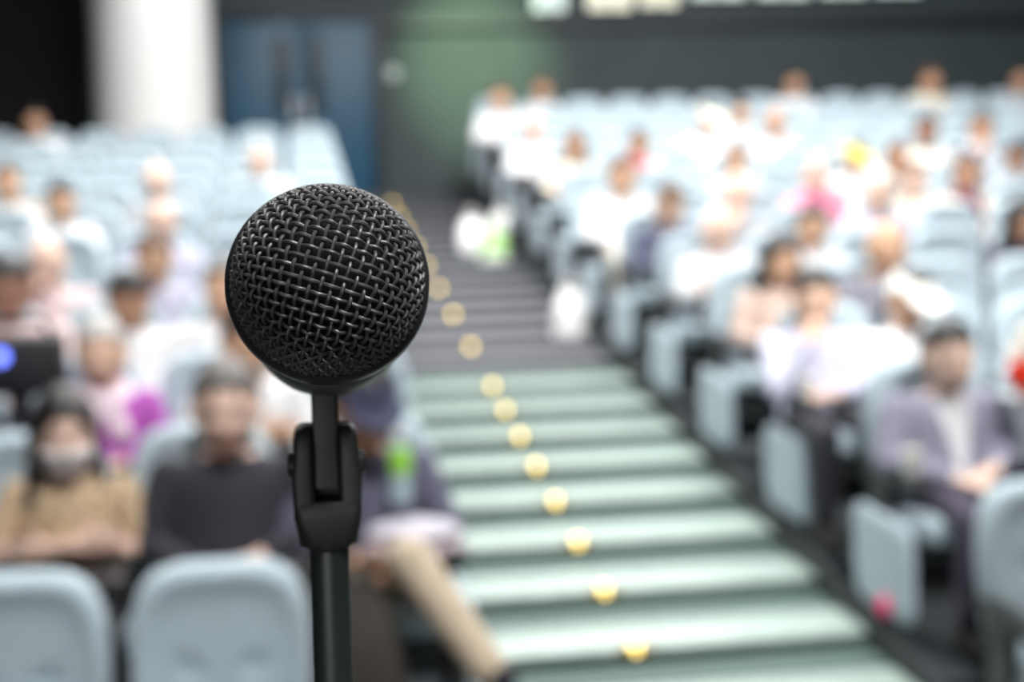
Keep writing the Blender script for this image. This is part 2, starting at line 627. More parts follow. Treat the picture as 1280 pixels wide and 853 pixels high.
# stand
pole_top = at_depth(411, 672, 0.437)
q = at_depth(410, 853, 0.437)
axd = (pole_top - q).normalized()
# lean the axis so that it stands upright and stays under the clip
axd = (V((0, 0, 1)) + RGT * (axd.dot(RGT))).normalized()
STAGE = 0.78
Lp = (pole_top.z - STAGE) / axd.z
foot = pole_top - axd * Lp
stand = thing('microphone_stand', 'dark grey straight microphone stand with clip, on the stage in front of the stairs', 'microphone stand', foot)
fr_z = axd
fr_y = (EYE - pole_top)
fr_y = (fr_y - fr_z * fr_y.dot(fr_z)).normalized()        # towards the camera
fr_x = fr_y.cross(fr_z).normalized()
if fr_x.dot(RGT) < 0:
    fr_x = -fr_x


def S(x, y, z):
    """stand frame in mm: x to the right, y towards the camera, z up along the pole from its top"""
    return pole_top - foot + fr_x * (x / 1000) + fr_y * (y / 1000) + fr_z * (z / 1000)


mm = 0.437 / FPX * 1000              # mm per pixel at the stand's depth
# pole
m_ = MB()
m_.lathe(S(0, 0, 0), -fr_z, [(-0.004, 0.0058), (0.0, 0.0062), (0.30, 0.0062), (0.302, 0.0085), (0.345, 0.0085), (0.348, 0.0080), (Lp - 0.02, 0.0080)], 40)
m_.build('pole', M_POLE, stand)
m_ = MB()
m_.lathe(S(0, 0, 0), -fr_z, [(0.296, 0.0088), (0.30, 0.0115), (0.34, 0.0118), (0.349, 0.0100)], 40)
m_.build('clutch', M_CLIP, stand)
m_ = MB()
m_.lathe((0, 0, 0), (0, 0, 1), [(0.0, 0.125), (0.010, 0.125), (0.018, 0.115), (0.026, 0.03), (0.045, 0.018), (0.06, 0.012)], 64)
m_.build('base', M_POLE, stand)
# swivel fork: two rounded prongs joined below the slot, tapering to a collar
z_top, z_bot = (672 - 528) * mm, 0
hw = 41.5 * mm


def yrect(x0, x1, y0, y1, z, r=2.0, seg=4):
    return [S(px_, py_, z) for (px_, py_) in rrect(x1 - x0, y1 - y0, r, seg, (x0 + x1) / 2, (y0 + y1) / 2)]


m_ = MB()
dpt = 7.5
slot = 14.6 * mm
z_slot = (672 - 622) * mm
for s in (-1, 1):
    ringz = []
    for z, o_, dd in ((z_slot - 1.0, hw, dpt), (z_slot + 8, hw + 0.3, dpt), (z_top - 9, hw - 0.4, dpt), (z_top - 3.5, hw - 0.6, dpt * 0.92), (z_top - 1.2, hw - 1.3, dpt * 0.75), (z_top, hw - 2.6, dpt * 0.5)):
        a, b = sorted((s * slot * (1.0 if z < z_top - 3 else 1.12), s * o_))
        ringz.append(yrect(a, b, -dd, dd, z, min(1.8, (b - a) * 0.3, dd * 0.6)))
    m_.loft(ringz)
m_.loft([yrect(-36 * mm, 36 * mm, -6.5, 6.5, -1.5, 5.5), yrect(-37.5 * mm, 37.5 * mm, -dpt, dpt, 2, 4.5), yrect(-hw, hw, -dpt, dpt, 7.5, 3.0), yrect(-hw, hw, -dpt, dpt, z_slot - 0.5, 1.8),
         yrect(-hw + 0.4, hw - 0.4, -dpt + .4, dpt - .4, z_slot, 1.6)])
m_.loft([yrect(-slot - 1, slot + 1, -dpt, -dpt + 2.6, z_slot - 1, 0.6), yrect(-slot - 1, slot + 1, -dpt, -dpt + 2.6, z_top - 4, 0.6)])
m_.build('swivel_fork', M_CLIP, stand)
m_ = MB()
for s in (-1, 1):
    zz = (672 - 578) * mm
    m_.lathe(S(s * (hw - 0.8), 0, zz), fr_x * s, [(0, 0.0040), (0.0016, 0.0040), (0.0024, 0.0030)], 24)
m_.build('pivot_screw', M_RING, stand)
m_ = MB()
m_.lathe(S(0, 0, -3.2), fr_z, [(0, 0.0064), (0.001, 0.0070), (0.0032, 0.0074)], 32)
m_.build('thread_collar', M_CLIP, stand)
# tongue between the prongs up to the clip sleeve
CL = MC - NAX * 0.056
clp = CL - foot
zc = (CL - pole_top).dot(fr_z) * 1000
tw = 14.3 * mm
m_ = MB()
yc = (CL - pole_top).dot(fr_y) * 1000
m_.loft([yrect(-tw, tw, -4.6, 6.9, z_slot + 4.6, 0.5), yrect(-tw, tw, -5.0, 7.2, z_top - 6, 0.8), yrect(-tw * 1.12, tw * 1.12, -5.0, 7.4, z_top + 0.5, 0.8), yrect(-tw * 1.14, tw * 1.14, yc - 6, yc + 7.5, zc - 21.0, 1.2),
         yrect(-tw, tw, yc - 8, yc + 9.0, zc - 17, 1.2)])
m_.build('clip_tongue', M_CLIP, stand)
m_ = MB()
ri = lambda h: 0.0192 - (h - 0.036) * 0.055
prof = [(0.036, ri(0.036) + 0.0008), (0.036, ri(0.036) + 0.0042), (0.038, ri(0.036) + 0.0052), (0.060, ri(0.06) + 0.0060), (0.074, ri(0.074) + 0.0052), (0.076, ri(0.076) + 0.003), (0.076, ri(0.076) + 0.0006)]
m_.lathe(MC - foot, -NAX, prof + [(0.036, ri(0.036) + 0.0008)], 64)
m_.f = m_.f[:-2]
m_.mi = m_.mi[:-2]
m_.build('clip_sleeve', M_SLEEVE, stand)

# ------------------------------------------------------------------ seats


def back_mesh():
    """padded backrest: rounded outline, raised rim, slightly hollow middle, two button dimples"""
    W, H, z0 = 0.245, 0.60, 0.40
    N = 56
    outl = []
    for i in range(N):
        a = 2 * math.pi * i / N
        c, s = math.cos(a), math.sin(a)
        n = 4.2 if s > 0 else 7.0
        r = (abs(c) ** n + abs(s) ** n) ** (-1.0 / n)
        x, z = r * c, r * s
        wz = 1.0 - 0.10 * max(0, -z) - 0.05 * max(0, z) ** 2
        outl.append((x * W * wz, z * H / 2))
    dep = [(1.00, 0.055), (0.995, 0.030), (0.975, 0.008), (0.94, -0.008), (0.89, -0.013), (0.83, -0.008), (0.76, 0.004), (0.66, 0.011), (0.56, 0.013), (0.46, 0.013), (0.36, 0.013), (0.26, 0.013), (0.16, 0.013), (0.07, 0.013)]
    rec = math.tan(R(9))
    rings = []
    for t, y in dep:
        ring = []
        for (x, z) in outl:
            px_, pz = x * t, z * t
            yy = y
            for bx in (-0.085, 0.085):
                yy += 0.026 * math.exp(-((px_ - bx) ** 2 + (pz - 0.02) ** 2) / 0.026 ** 2)
            zz = z0 + H / 2 + pz
            ring.append((px_, yy + (zz - 0.45) * rec, zz))
        rings.append(ring)
    mb = MB()
    n = N
    verts = [p for r in rings for p in r]
    faces = []
    for i in range(len(rings) - 1):
        for k in range(n):
            faces.append((i * n + k, i * n + (k + 1) % n, (i + 1) * n + (k + 1) % n, (i + 1) * n + k))
    faces.append(tuple((len(rings) - 1) * n + k for k in range(n)))
    mb.add(verts, faces)
    # fabric side and rear edge
    rear = [(x * 0.985, 0.075 + (z0 + H / 2 + z - 0.45) * rec, z0 + H / 2 + z * 0.985) for (x, z) in outl]
    mb.v += rear
    b = len(mb.v) - n
    for k in range(n):
        mb.f.append((k, b + k, b + (k + 1) % n, (k + 1) % n))
        mb.mi.append(0)
    shell = MB()
    r1 = [(x * 0.97, 0.074 + (z0 + H / 2 + z - 0.45) * rec, z0 + H / 2 + z * 0.97) for (x, z) in outl]
    r2 = [(x * 0.96, 0.092 + (z0 + H / 2 + z - 0.45) * rec, z0 + H / 2 + z * 0.96) for (x, z) in outl]
    r3 = [(x * 0.86, 0.100 + (z0 + H / 2 + z - 0.45) * rec, z0 + H / 2 + z * 0.88) for (x, z) in outl]
    shell.loft([r1, r2, r3])
    return mb.mesh('backrest', M_FAB), shell.mesh('back_shell', M_SHELL)


BACK, SHELL = back_mesh()


def cushion_mesh():
    mb = MB()
    rings = []
    for (z, g) in ((0.375, 0.90), (0.385, 0.97), (0.42, 1.0), (0.455, 0.98), (0.472, 0.92), (0.480, 0.80), (0.482, 0.4)):
        rings.append([(x, y - 0.235, z + 0.02 * (-(y) / 0.23)) for (x, y) in rrect(0.47 * g, 0.46 * g, 0.07 * g, 5)])
    mb.loft(rings)
    return mb.mesh('seat_cushion', M_FAB)


CUSH = cushion_mesh()
PAN = MB().loft([[(x, y - 0.225, z) for (x, y) in rrect(0.44 * g, 0.42 * g, 0.06, 4)] for (z, g) in ((0.335, 0.9), (0.345, 0.97), (0.376, 1.0))]).mesh('seat_pan', M_SHELL)


def arm_mesh():
    mb = MB()
    prof = [(-0.44, 0.600), (-0.43, 0.626), (-0.30, 0.640), (-0.02, 0.648), (0.06, 0.640), (0.075, 0.615), (0.05, 0.600), (-0.05, 0.595), (-0.40, 0.585), (-0.435, 0.588)]
    mb.prism(prof, 0, -0.026, 0.026)
    return mb.mesh('armrest', M_ARM, smooth=False)


ARM = arm_mesh()


def leg_mesh():
    mb = MB()
    prof = [(-0.20, 0.0), (0.02, 0.0), (0.02, 0.02), (-0.03, 0.06), (-0.03, 0.30), (0.02, 0.595), (-0.14, 0.592), (-0.15, 0.30), (-0.15, 0.06), (-0.20, 0.02)]
    mb.prism(prof, 0, -0.018, 0.018)
    return mb.mesh('leg', M_ARM, smooth=False)


LEG = leg_mesh()


def end_panel_mesh():
    mb = MB()
    o2 = rrect(0.50, 0.37, 0.07, 8, -0.19, 0.275)
    o2 = [(y + 0.10 * (z - 0.275), z) for (y, z) in o2]
    cy = sum(p[0] for p in o2) / len(o2)

    def ring(x, g):
        return [(x, cy + (y - cy) * g, 0.275 + (z - 0.275) * g) for (y, z) in o2]
    mb.loft([ring(0.0, 0.97), ring(-0.012, 1.0), ring(-0.030, 0.985), ring(-0.038, 0.93), ring(-0.040, 0.80)])
    return mb.mesh('end_panel', M_FAB)


ENDP = end_panel_mesh()
ORD = ['front', 'second', 'third', 'fourth', 'fifth', 'sixth', 'seventh', 'eighth', 'ninth', 'tenth', 'eleventh', 'twelfth', 'thirteenth', 'fourteenth', 'fifteenth']
ORDN = ['first'] + ORD[1:] + ['sixteenth', 'seventeenth', 'eighteenth', 'nineteenth', 'twentieth', 'twenty-first', 'twenty-second', 'twenty-third', 'twenty-fourth', 'twenty-fifth']
PITCH_S = 0.54

_proto = None


def make_seat():
    global _proto
    if _proto is None:
        t = thing('auditorium_seat', 'x', 'seat')
        link('backrest', BACK, t)
        link('back_shell', SHELL, t)
        link('seat_cushion', CUSH, t)
        link('seat_pan', PAN, t)
        for s in (-1, 1):
            a = link('armrest', ARM, t)
            a.location = (s * (PITCH_S / 2 - 0.0275), 0, 0)
            g = link('leg', LEG, t)
            g.location = (s * (PITCH_S / 2 - 0.0275), 0, 0)
        _proto = t
        return t
    return copy_tree(_proto)


SEATS = []                    # (side, row, n, x)


def in_frame(x, y, z0, z1, m=40):
    a, b = to_px((x, y, z0)), to_px((x, y, z1))
    return -m < a[0] < 1280 + m and b[1] < 853 + 15


def seat_xs(side, row):
    Y = (LROWS if side == 'L' else RROWS)[row]
    z = (LZ if side == 'L' else RZ)[row]
    if side == 'L':
        if row == 0:
            xa = at_y(272, 760, Y).x
        else:
            xa = AX0 - 0.05 - PITCH_S / 2
        sg = -1
    else:
        xa = AX1 + 0.045 + PITCH_S / 2
        if row == 0:
            xa = at_y(1330, 680, Y).x
        sg = 1
    out = []
    for n in range(30):
        x = xa + sg * n * PITCH_S
        if not in_frame(x - sg * 0.25, Y, z + 0.5, z + 1.1):
            break
        out.append(x)
    return Y, z, out


ALLROWS = {}
for sd_, rows_ in (('L', LROWS), ('R', RROWS)):
    for r_ in range(len(rows_)):
        ALLROWS[(sd_, r_)] = seat_xs(sd_, r_)

# ------------------------------------------------------------------ people


def head_pt(az, el, off=0.0):
    d = V((math.sin(az) * math.cos(el), -math.cos(az) * math.cos(el), math.sin(el)))
    x, y, z = d.x * (0.073 + off), d.y * (0.092 + off), d.z * (0.115 + off)
    zz = z / 0.115
    front = max(0.0, -d.y)
    if zz < 0:
        k = (-zz) ** 1.6
        x *= 1 - 0.30 * k
        if y < 0:
            y = y * (1 - 0.10 * k) - 0.004 * k
        else:
            y *= 1 - 0.45 * k
    # features
    def g(cx, cz, sx, sz):
        return math.exp(-((x - cx) / sx) ** 2 - ((z - cz) / sz) ** 2) * (1 if d.y < 0 else 0)
    if off < 0.004:
        y -= 0.024 * g(0, -0.026, 0.011, 0.016) + 0.012 * g(0, -0.006, 0.008, 0.022)
        y += 0.009 * (g(0.031, 0.006, 0.016, 0.011) + g(-0.031, 0.006, 0.016, 0.011))
        y -= 0.005 * g(0, 0.028, 0.045, 0.010)
        y -= 0.006 * g(0, -0.062, 0.022, 0.008)
        y += 0.004 * g(0, -0.063, 0.020, 0.0028)
        y -= 0.006 * g(0, -0.094, 0.020, 0.014)
        y -= 0.004 * (g(0.04, -0.03, 0.02, 0.02) + g(-0.04, -0.03, 0.02, 0.02))
    return V((x, y, z))


def head_solid(mb, X):
    nu, nv = 56, 40
    verts, faces = [], []
    for j in range(nv + 1):
        el = -math.pi / 2 + math.pi * j / nv
        for i in range(nu):
            verts.append(X @ head_pt(2 * math.pi * i / nu, el))
    for j in range(nv):
        for i in range(nu):
            faces.append((j * nu + i, j * nu + (i + 1) % nu, (j + 1) * nu + (i + 1) % nu, (j + 1) * nu + i))
    mb.add(verts, faces)
    for s in (-1, 1):
        e = MB().ellipsoid((0, 0, 0), 0.010, 0.020, 0.033, 14, 10)
        T = X @ Matrix.Translation((s * 0.074, 0.008, 0.0)) @ Matrix.Rotation(s * 0.25, 4, 'Z')
        mb.add([T @ V(p) for p in e.v], e.f)


def head_patch(X, keep, off, thick=None):
    """closed shell over the part of the head where keep(point, az, el) holds; off may be a function"""
    nu, nv = 56, 40
    fo = off if callable(off) else (lambda p, az, el: off)
    inn, out, kp = {}, {}, {}
    for j in range(nv + 1):
        el = -math.pi / 2 + math.pi * j / nv
        for i in range(nu):
            az = 2 * math.pi * i / nu
            p = head_pt(az, el)
            inn[(i, j)] = head_pt(az, el, 0.0) * 0.97
            out[(i, j)] = head_pt(az, el, 0.0) + (p.normalized() * fo(p, az if az < math.pi else az - 2 * math.pi, el))
            kp[(i, j)] = keep(p, az if az < math.pi else az - 2 * math.pi, el)
    fs = []
    for j in range(nv):
        for i in range(nu):
            c = [(i, j), ((i + 1) % nu, j), ((i + 1) % nu, j + 1), (i, j + 1)]
            if sum(kp[q_] for q_ in c) >= 3:
                fs.append(c)
    idx, verts, faces = {}, [], []
    edge = {}

    def vid(key, o):
        if (key, o) not in idx:
            idx[(key, o)] = len(verts)
            verts.append(X @ (out[key] if o else inn[key]))
        return idx[(key, o)]
    for c in fs:
        faces.append([vid(q_, 1) for q_ in c])
        faces.append([vid(q_, 0) for q_ in reversed(c)])
        for a in range(4):
            e = (c[a], c[(a + 1) % 4])
            edge[e] = edge.get(e, 0) + 1
    for (a, b) in list(edge):
        if (b, a) not in edge:
            faces.append([vid(a, 1), vid(a, 0), vid(b, 0), vid(b, 1)])
    return MB().add(verts, faces)


def remesh(mb, voxel, smooth_it=4, fac=0.5):
    me = mb.mesh('tmp', [], True)
    o = bpy.data.objects.new('tmp', me)
    COL.objects.link(o)
    m = o.modifiers.new('r', 'REMESH')
    m.mode = 'VOXEL'
    m.voxel_size = voxel
    m.use_smooth_shade = True
    if smooth_it:
        s = o.modifiers.new('s', 'SMOOTH')
        s.iterations = smooth_it
        s.factor = fac
    dg = bpy.context.evaluated_depsgraph_get()
    ev = o.evaluated_get(dg)
    out = bpy.data.meshes.new_from_object(ev)
    bpy.data.objects.remove(o)
    bpy.data.meshes.remove(me)
    return out


def hand(mb, wrist, direc, palmn, curl=0.6, s=1.0, sidesign=1):
    """palm, four unequal bent fingers, thumb leaving the side of the palm"""
    w_, d, n = V(wrist), V(direc).normalized(), V(palmn)
    n = (n - d * n.dot(d)).normalized()
    b = d.cross(n) * sidesign                  # towards the thumb
    for k in range(4):
        o = b * (0.030 - 0.019 * k) * s
        mb.capsule(w_ + o * 0.6, w_ + d * 0.085 * s + o, 0.0125 * s, 0.0115 * s, 8, 3)
    L = [0.072, 0.080, 0.074, 0.058]
    for k in range(4):
        o = b * (0.031 - 0.0205 * k) * s
        p = w_ + d * 0.088 * s + o
        a = 0.0
        for seg, (fr, rr) in enumerate(((0.45, 0.0098), (0.30, 0.0090), (0.25, 0.0082))):
            a += curl * (0.6 if seg == 0 else 0.8)
            dd = d * math.cos(a) + n * math.sin(a)
            q_ = p + dd * L[k] * fr * s
            mb.capsule(p, q_, rr * s, (rr - 0.0006) * s, 8, 3)
            p = q_
    p = w_ + d * 0.028 * s + b * 0.028 * s + n * 0.004
    q_ = p + (d * 0.65 + b * 0.65 + n * 0.35).normalized() * 0.042 * s
    mb.capsule(p, q_, 0.0135 * s, 0.0105 * s, 8, 3)
    mb.capsule(q_, q_ + (d * 0.85 + b * 0.1 + n * 0.45).normalized() * 0.034 * s, 0.0105 * s, 0.009 * s, 8, 3)


def torso_rings(inflate=0.0, z_lo=0.47, z_hi=None, woman=False):
    prof = [  # z, y, half width, half depth
        (0.47, -0.14, 0.150, 0.105), (0.52, -0.135, 0.170, 0.120), (0.60, -0.115, 0.165, 0.118), (0.70, -0.085, 0.150, 0.110), (0.80, -0.055, 0.158, 0.112),
        (0.88, -0.035, 0.170, 0.112), (0.94, -0.022, 0.172, 0.100), (0.985, -0.018, 0.130, 0.078), (1.010, -0.020, 0.085, 0.064), (1.030, -0.026, 0.056, 0.056)]
    rings = []
    for (z, y, a, b) in prof:
        if z < z_lo or (z_hi and z > z_hi):
            continue
        if woman:
            a *= 0.90 if z > 0.62 else 1.0
        a, b, y, z = a * 1.13, b * 1.04, y * 1.04, zmap(z)
        rings.append([((a + inflate) * math.cos(t) * (1 if True else 1), y + (b + inflate) * math.sin(t) * (1 - 0.12 * abs(math.cos(t))), z) for t in [2 * math.pi * i / 28 for i in range(28)]])
    return rings


def zmap(z):
    return z if z < 0.47 else 0.47 + (z - 0.47) * 0.85


def um(p):
    return V((p[0] * 1.13, p[1] * 1.04, zmap(p[2])))


HS = 1.36
HEADC = V((0, -0.075, zmap(1.0) + 0.158))
# (shoulder -> elbow -> wrist, hand direction, palm normal, curl) for the figure's x<0 arm and x>0 arm
POSES = {
    'lap': dict(a=[((-0.235, -0.10, 0.70), (-0.075, -0.33, 0.655), (0.75, -0.62, -0.15), (0.1, 0.1, -1), 0.5), ((0.235, -0.10, 0.70), (0.085, -0.30, 0.690), (-0.80, -0.55, -0.1), (0, 0.1, -1), 0.5)], yaw=0, nod=4),
    'chin': dict(a=[((-0.22, -0.24, 0.72), (-0.080, -0.245, 0.975), (0.45, 0.30, 0.80), (0.55, 0.75, 0.0), 1.0), ((0.225, -0.12, 0.70), (0.02, -0.31, 0.69), (-0.95, -0.1, 0.05), (0, 0.2, -1), 0.5)], yaw=-8, nod=6),
    'cross': dict(a=[((-0.235, -0.12, 0.72), (0.04, -0.255, 0.775), (0.95, 0.05, 0.15), (0, 0.9, 0), 0.4), ((0.235, -0.12, 0.72), (-0.04, -0.225, 0.745), (-0.95, 0.12, 0.1), (0, 0.9, 0), 0.4)], yaw=14, nod=2),
    'phone': dict(a=[((-0.23, -0.14, 0.72), (-0.075, -0.34, 0.86), (0.35, -0.35, 0.75), (0.9, 0.2, 0.1), 0.8), ((0.23, -0.14, 0.72), (0.075, -0.34, 0.86), (-0.35, -0.35, 0.75), (-0.9, 0.2, 0.1), 0.8)], yaw=0, nod=14),
    'side': dict(a=[((-0.255, -0.06, 0.72), (-0.25, -0.31, 0.700), (0.08, -0.98, -0.06), (0.05, 0, -1), 0.35), ((0.255, -0.06, 0.72), (0.20, -0.30, 0.70), (-0.25, -0.95, -0.06), (0, 0, -1), 0.35)], yaw=-22, nod=0),
    'down': dict(a=[((-0.235, -0.12, 0.70), (-0.06, -0.36, 0.665), (0.45, -0.85, 0.1), (0.3, 0.1, 1), 0.5), ((0.235, -0.12, 0.70), (0.09, -0.35, 0.665), (-0.55, -0.8, 0.05), (0, 0.1, -1), 0.6)], yaw=12, nod=24),
}
LEGS = {
    'normal': dict(k=[(-0.125, -0.56, 0.505), (0.125, -0.56, 0.505)], f=[(-0.13, -0.56, 0.095), (0.13, -0.58, 0.095)]),
    'crossed': dict(k=[(-0.11, -0.56, 0.505), (0.10, -0.57, 0.690)], f=[(-0.12, -0.55, 0.095), (0.335, -0.83, 0.36)]),
}
for _p in POSES.values():
    _p['a'] = [(um(e), um(w_), d, n, c) for (e, w_, d, n, c) in _p['a']]
HIP = [(-0.088, -0.145, 0.555), (0.088, -0.145, 0.555)]
SHO = [um((-0.178, -0.020, 0.935)), um((0.178, -0.020, 0.935))]
_figs = {}


def head_matrix(pose):
    P = POSES[pose]
    return Matrix.Translation(HEADC) @ Matrix.Rotation(R(P['yaw']), 4, 'Z') @ Matrix.Rotation(R(P['nod']), 4, 'X') @ Matrix.Scale(HS, 4)


def foot_caps(mb, an, inflate=0.0, crossed=False):
    d = V((0.05 if an[0] > 0 else -0.05, -1, -0.02)).normalized()
    if crossed:
        d = V((0.35, -0.8, -0.45)).normalized()
    an = V(an)
    up = V((0, 0, 1))
    mb.capsule(an + V((0, 0.03, -0.05)), an + d * 0.10 + V((0, 0, -0.055)), 0.036 + inflate, 0.036 + inflate, 12)
    mb.capsule(an + d * 0.08 + V((0, 0, -0.058)), an + d * 0.17 + V((0, 0, -0.064)), 0.036 + inflate, 0.024 + inflate, 12)
    mb.capsule(an + V((0, 0.0, 0.02)), an + V((0, 0.01, -0.04)), 0.038 + inflate, 0.038 + inflate, 12)


def fig(pose, legs, woman):
    key = (pose, legs, woman)
    if key in _figs:
        return _figs[key]
    P, L = POSES[pose], LEGS[legs]
    X = head_matrix(pose)
    b = MB()
    b.loft(torso_rings(0.0, woman=woman))
    b.capsule(um((0, -0.03, 0.99)), X @ V((0, 0.015, -0.055)), 0.058 if not woman else 0.050, 0.060 if not woman else 0.051, 16)
    head_solid(b, X)
    ws = 0.92 if woman else 1.0
    for i in range(2):
        s = -1 if i == 0 else 1
        sh, (el, wr, hd, pn, cu) = V(SHO[i]), P['a'][i]
        if woman:
            sh = V((sh.x * 0.9, sh.y, sh.z))
        b.capsule(sh, el, 0.055 * ws, 0.045 * ws, 14)
        b.capsule(el, wr, 0.044 * ws, 0.029 * ws, 14)
        hand(b, wr, hd, pn, cu, ws * 1.06, 1 if i == 0 else -1)
        b.capsule(HIP[i], L['k'][i], 0.088, 0.058, 16)
        cr = legs == 'crossed' and i == 1
        b.capsule(L['k'][i], V(L['k'][i]) * 0.5 + V(L['f'][i]) * 0.5, 0.056, 0.052, 16)
        b.capsule(V(L['k'][i]) * 0.5 + V(L['f'][i]) * 0.5, L['f'][i], 0.052, 0.036, 16)
        foot_caps(b, L['f'][i], 0.0, cr)
    out = {'body': remesh(b, 0.0062, 3)}
    # tops
    for nm, inf, arm_to in (('shirt', 0.010, 1.0), ('tee', 0.010, 0.0), ('jacket', 0.021, 0.93)):
        m = MB()
        m.loft(torso_rings(inf, z_lo=0.50, z_hi=1.012, woman=woman))
        for i in range(2):
            sh, (el, wr, hd, pn, cu) = V(SHO[i]), P['a'][i]
            if woman:
                sh = V((sh.x * 0.9, sh.y, sh.z))
            m.capsule(sh, V(el) if arm_to else sh.lerp(V(el), 0.78), (0.055 * ws) + inf, 0.046 * ws + inf + (0.004 if not arm_to else 0), 14)
            if arm_to:
                m.capsule(el, V(el).lerp(V(wr), 0.93 * arm_to), 0.045 * ws + inf, 0.029 * ws + inf * 0.7, 14)
        if nm != 'jacket':
            out[nm] = remesh(m, 0.010, 3)
        else:
            me = remesh(m, 0.010, 2)
            bm = bmesh.new()
            bm.from_mesh(me)
            iz = lambda z: z if z < 0.47 else 0.47 + (z - 0.47) / 0.85
            dl = []
            for f in bm.faces:
                c = f.calc_center_median()
                z_ = iz(c.z)
                if f.normal.y < -0.2 and c.y > -0.24 and c.y < torso_y(z_) and z_ > 0.60 and abs(c.x) < max(0.0, 0.066 * (z_ - 0.62) / 0.36) + 0.005:
                    dl.append(f)
            bmesh.ops.delete(bm, geom=dl, context='FACES')
            for _ in range(8):
                bmesh.ops.smooth_vert(bm, verts=[v for v in bm.verts if v.is_boundary], factor=0.5, use_axis_x=True, use_axis_y=False, use_axis_z=True)
            bm.to_mesh(me)
            bm.free()
            out[nm] = me
    m = MB()
    m.loft(torso_rings(0.008, z_lo=0.46, z_hi=0.62, woman=woman))
    for i in range(2):
        m.capsule(HIP[i], L['k'][i], 0.100, 0.068, 16)
        m.capsule(L['k'][i], V(L['k'][i]).lerp(V(L['f'][i]), 0.86), 0.068, 0.058, 16)
    out['trousers'] = remesh(m, 0.010, 3)
    for i in range(2):
        m = MB()
        foot_caps(m, L['f'][i], 0.009, legs == 'crossed' and i == 1)
        out['shoe%d' % i] = remesh(m, 0.008, 2)
    # hair and face
    hl = lambda p, az: 0.050 + 0.020 * abs(math.cos(az)) if p.y < 0 else 0
    def short(p, az, el):
        if p.y < -0.015:
            return p.z > 0.066 - 0.012 * (abs(p.x) / 0.07)
        if p.y < 0.03:
            return p.z > 0.022
        return p.z > -0.055
    def bald(p, az, el):
        return p.y > 0.0 and -0.05 < p.z < 0.035
    def longh(p, az, el):
        if p.y < -0.02:
            return p.z > 0.060 - 0.05 * max(0, abs(p.x) - 0.025) / 0.045
        return p.z > -0.075
    ho = lambda p, az, el: 0.012 + 0.008 * max(0, p.z) / 0.115
    out['short'] = remesh(head_patch(X, short, ho), 0.005, 2).copy()
    out['bald'] = remesh(head_patch(X, bald, 0.007), 0.005, 1)
    m = head_patch(X, longh, lambda p, az, el: 0.016 + 0.006 * max(0, p.z) / 0.115)
    m.loft([[X @ V((a * math.cos(t), 0.045 + dy + c * math.sin(t), z)) for t in [2 * math.pi * i / 20 for i in range(20)]] for (z, a, c, dy) in
            ((0.05, 0.080, 0.050, 0.0), (-0.05, 0.088, 0.050, 0.004), (-0.13, 0.100, 0.045, 0.008), (-0.20, 0.105, 0.035, 0.02), (-0.25, 0.085, 0.025, 0.025))])
    for s in (-1, 1):
        m.capsule(X @ V((s * 0.078, 0.0, 0.02)), X @ V((s * 0.092, -0.005, -0.16)), 0.018, 0.022, 10)
    out['long'] = remesh(m, 0.006, 3)
    m = head_patch(X, lambda p, az, el: p.y < -0.02 and -0.098 < p.z < -0.012 and abs(p.x) < 0.062, lambda p, az, el: 0.009)
    out['mask'] = remesh(m, 0.004, 2)
    m = head_patch(X, lambda p, az, el: p.z > 0.045 - 0.03 * (p.y > 0), lambda p, az, el: 0.018)
    m.loft([[X @ V((0.070 * g * math.cos(t), -0.088 + 0.075 * g * math.sin(t), 0.052 + zz - 0.10 * max(0, -math.sin(t)) * 0.2)) for t in [2 * math.pi * i / 24 for i in range(24)]] for (zz, g) in ((0.0, 0.96), (0.004, 1.0), (0.010, 0.97))])
    out['cap'] = remesh(m, 0.005, 1)
    m = MB()
    for rr, zz, yy in ((0.085, 1.030, -0.03), (0.098, 1.008, -0.03), (0.110, 0.985, -0.035)):
        n = 26
        m.tube([(rr * math.cos(2 * math.pi * i / n), yy + rr * 0.85 * math.sin(2 * math.pi * i / n), zmap(zz) + 0.012 * math.sin(4 * math.pi * i / n)) for i in range(n + 1)], 0.020, 10)
    m.capsule(um((0.03, -0.135, 0.97)), um((0.07, -0.165, 0.80)), 0.035, 0.045, 12)
    m.capsule(um((-0.02, -0.135, 0.97)), um((-0.03, -0.175, 0.82)), 0.032, 0.040, 12)
    out['scarf'] = remesh(m, 0.007, 3)
    for s, nm in ((-1, 'eye'), (1, 'eye2')):
        m = MB()
        c = X @ V((s * 0.031, head_pt(math.asin(0.42) * s, 0.06).y + 0.006, 0.006))
        fw = (X.to_3x3() @ V((0, -1, 0)))
        m.ellipsoid(c, 0.0115, 0.0115, 0.0085, 14, 10)
        m.ellipsoid(c + fw * 0.0085, 0.0055, 0.0042, 0.0055, 12, 8, 1)
        out[nm] = m.mesh('eye', [M_WHITE, cmat('hair', (0.012, 0.008, 0.006))])
    m = MB()
    m.capsule(X @ V((-0.020, head_pt(-0.25, -0.57).y - 0.001, -0.0635)), X @ V((0.020, head_pt(0.25, -0.57).y - 0.001, -0.0635)), 0.0045, 0.0045, 10)
    m.capsule(X @ V((-0.010, head_pt(0, -0.57).y - 0.0015, -0.0635)), X @ V((0.010, head_pt(0, -0.57).y - 0.0015, -0.0635)), 0.0052, 0.0052, 10)
    out['mouth'] = m.mesh('mouth', cmat('skin', (0.42, 0.17, 0.14)))
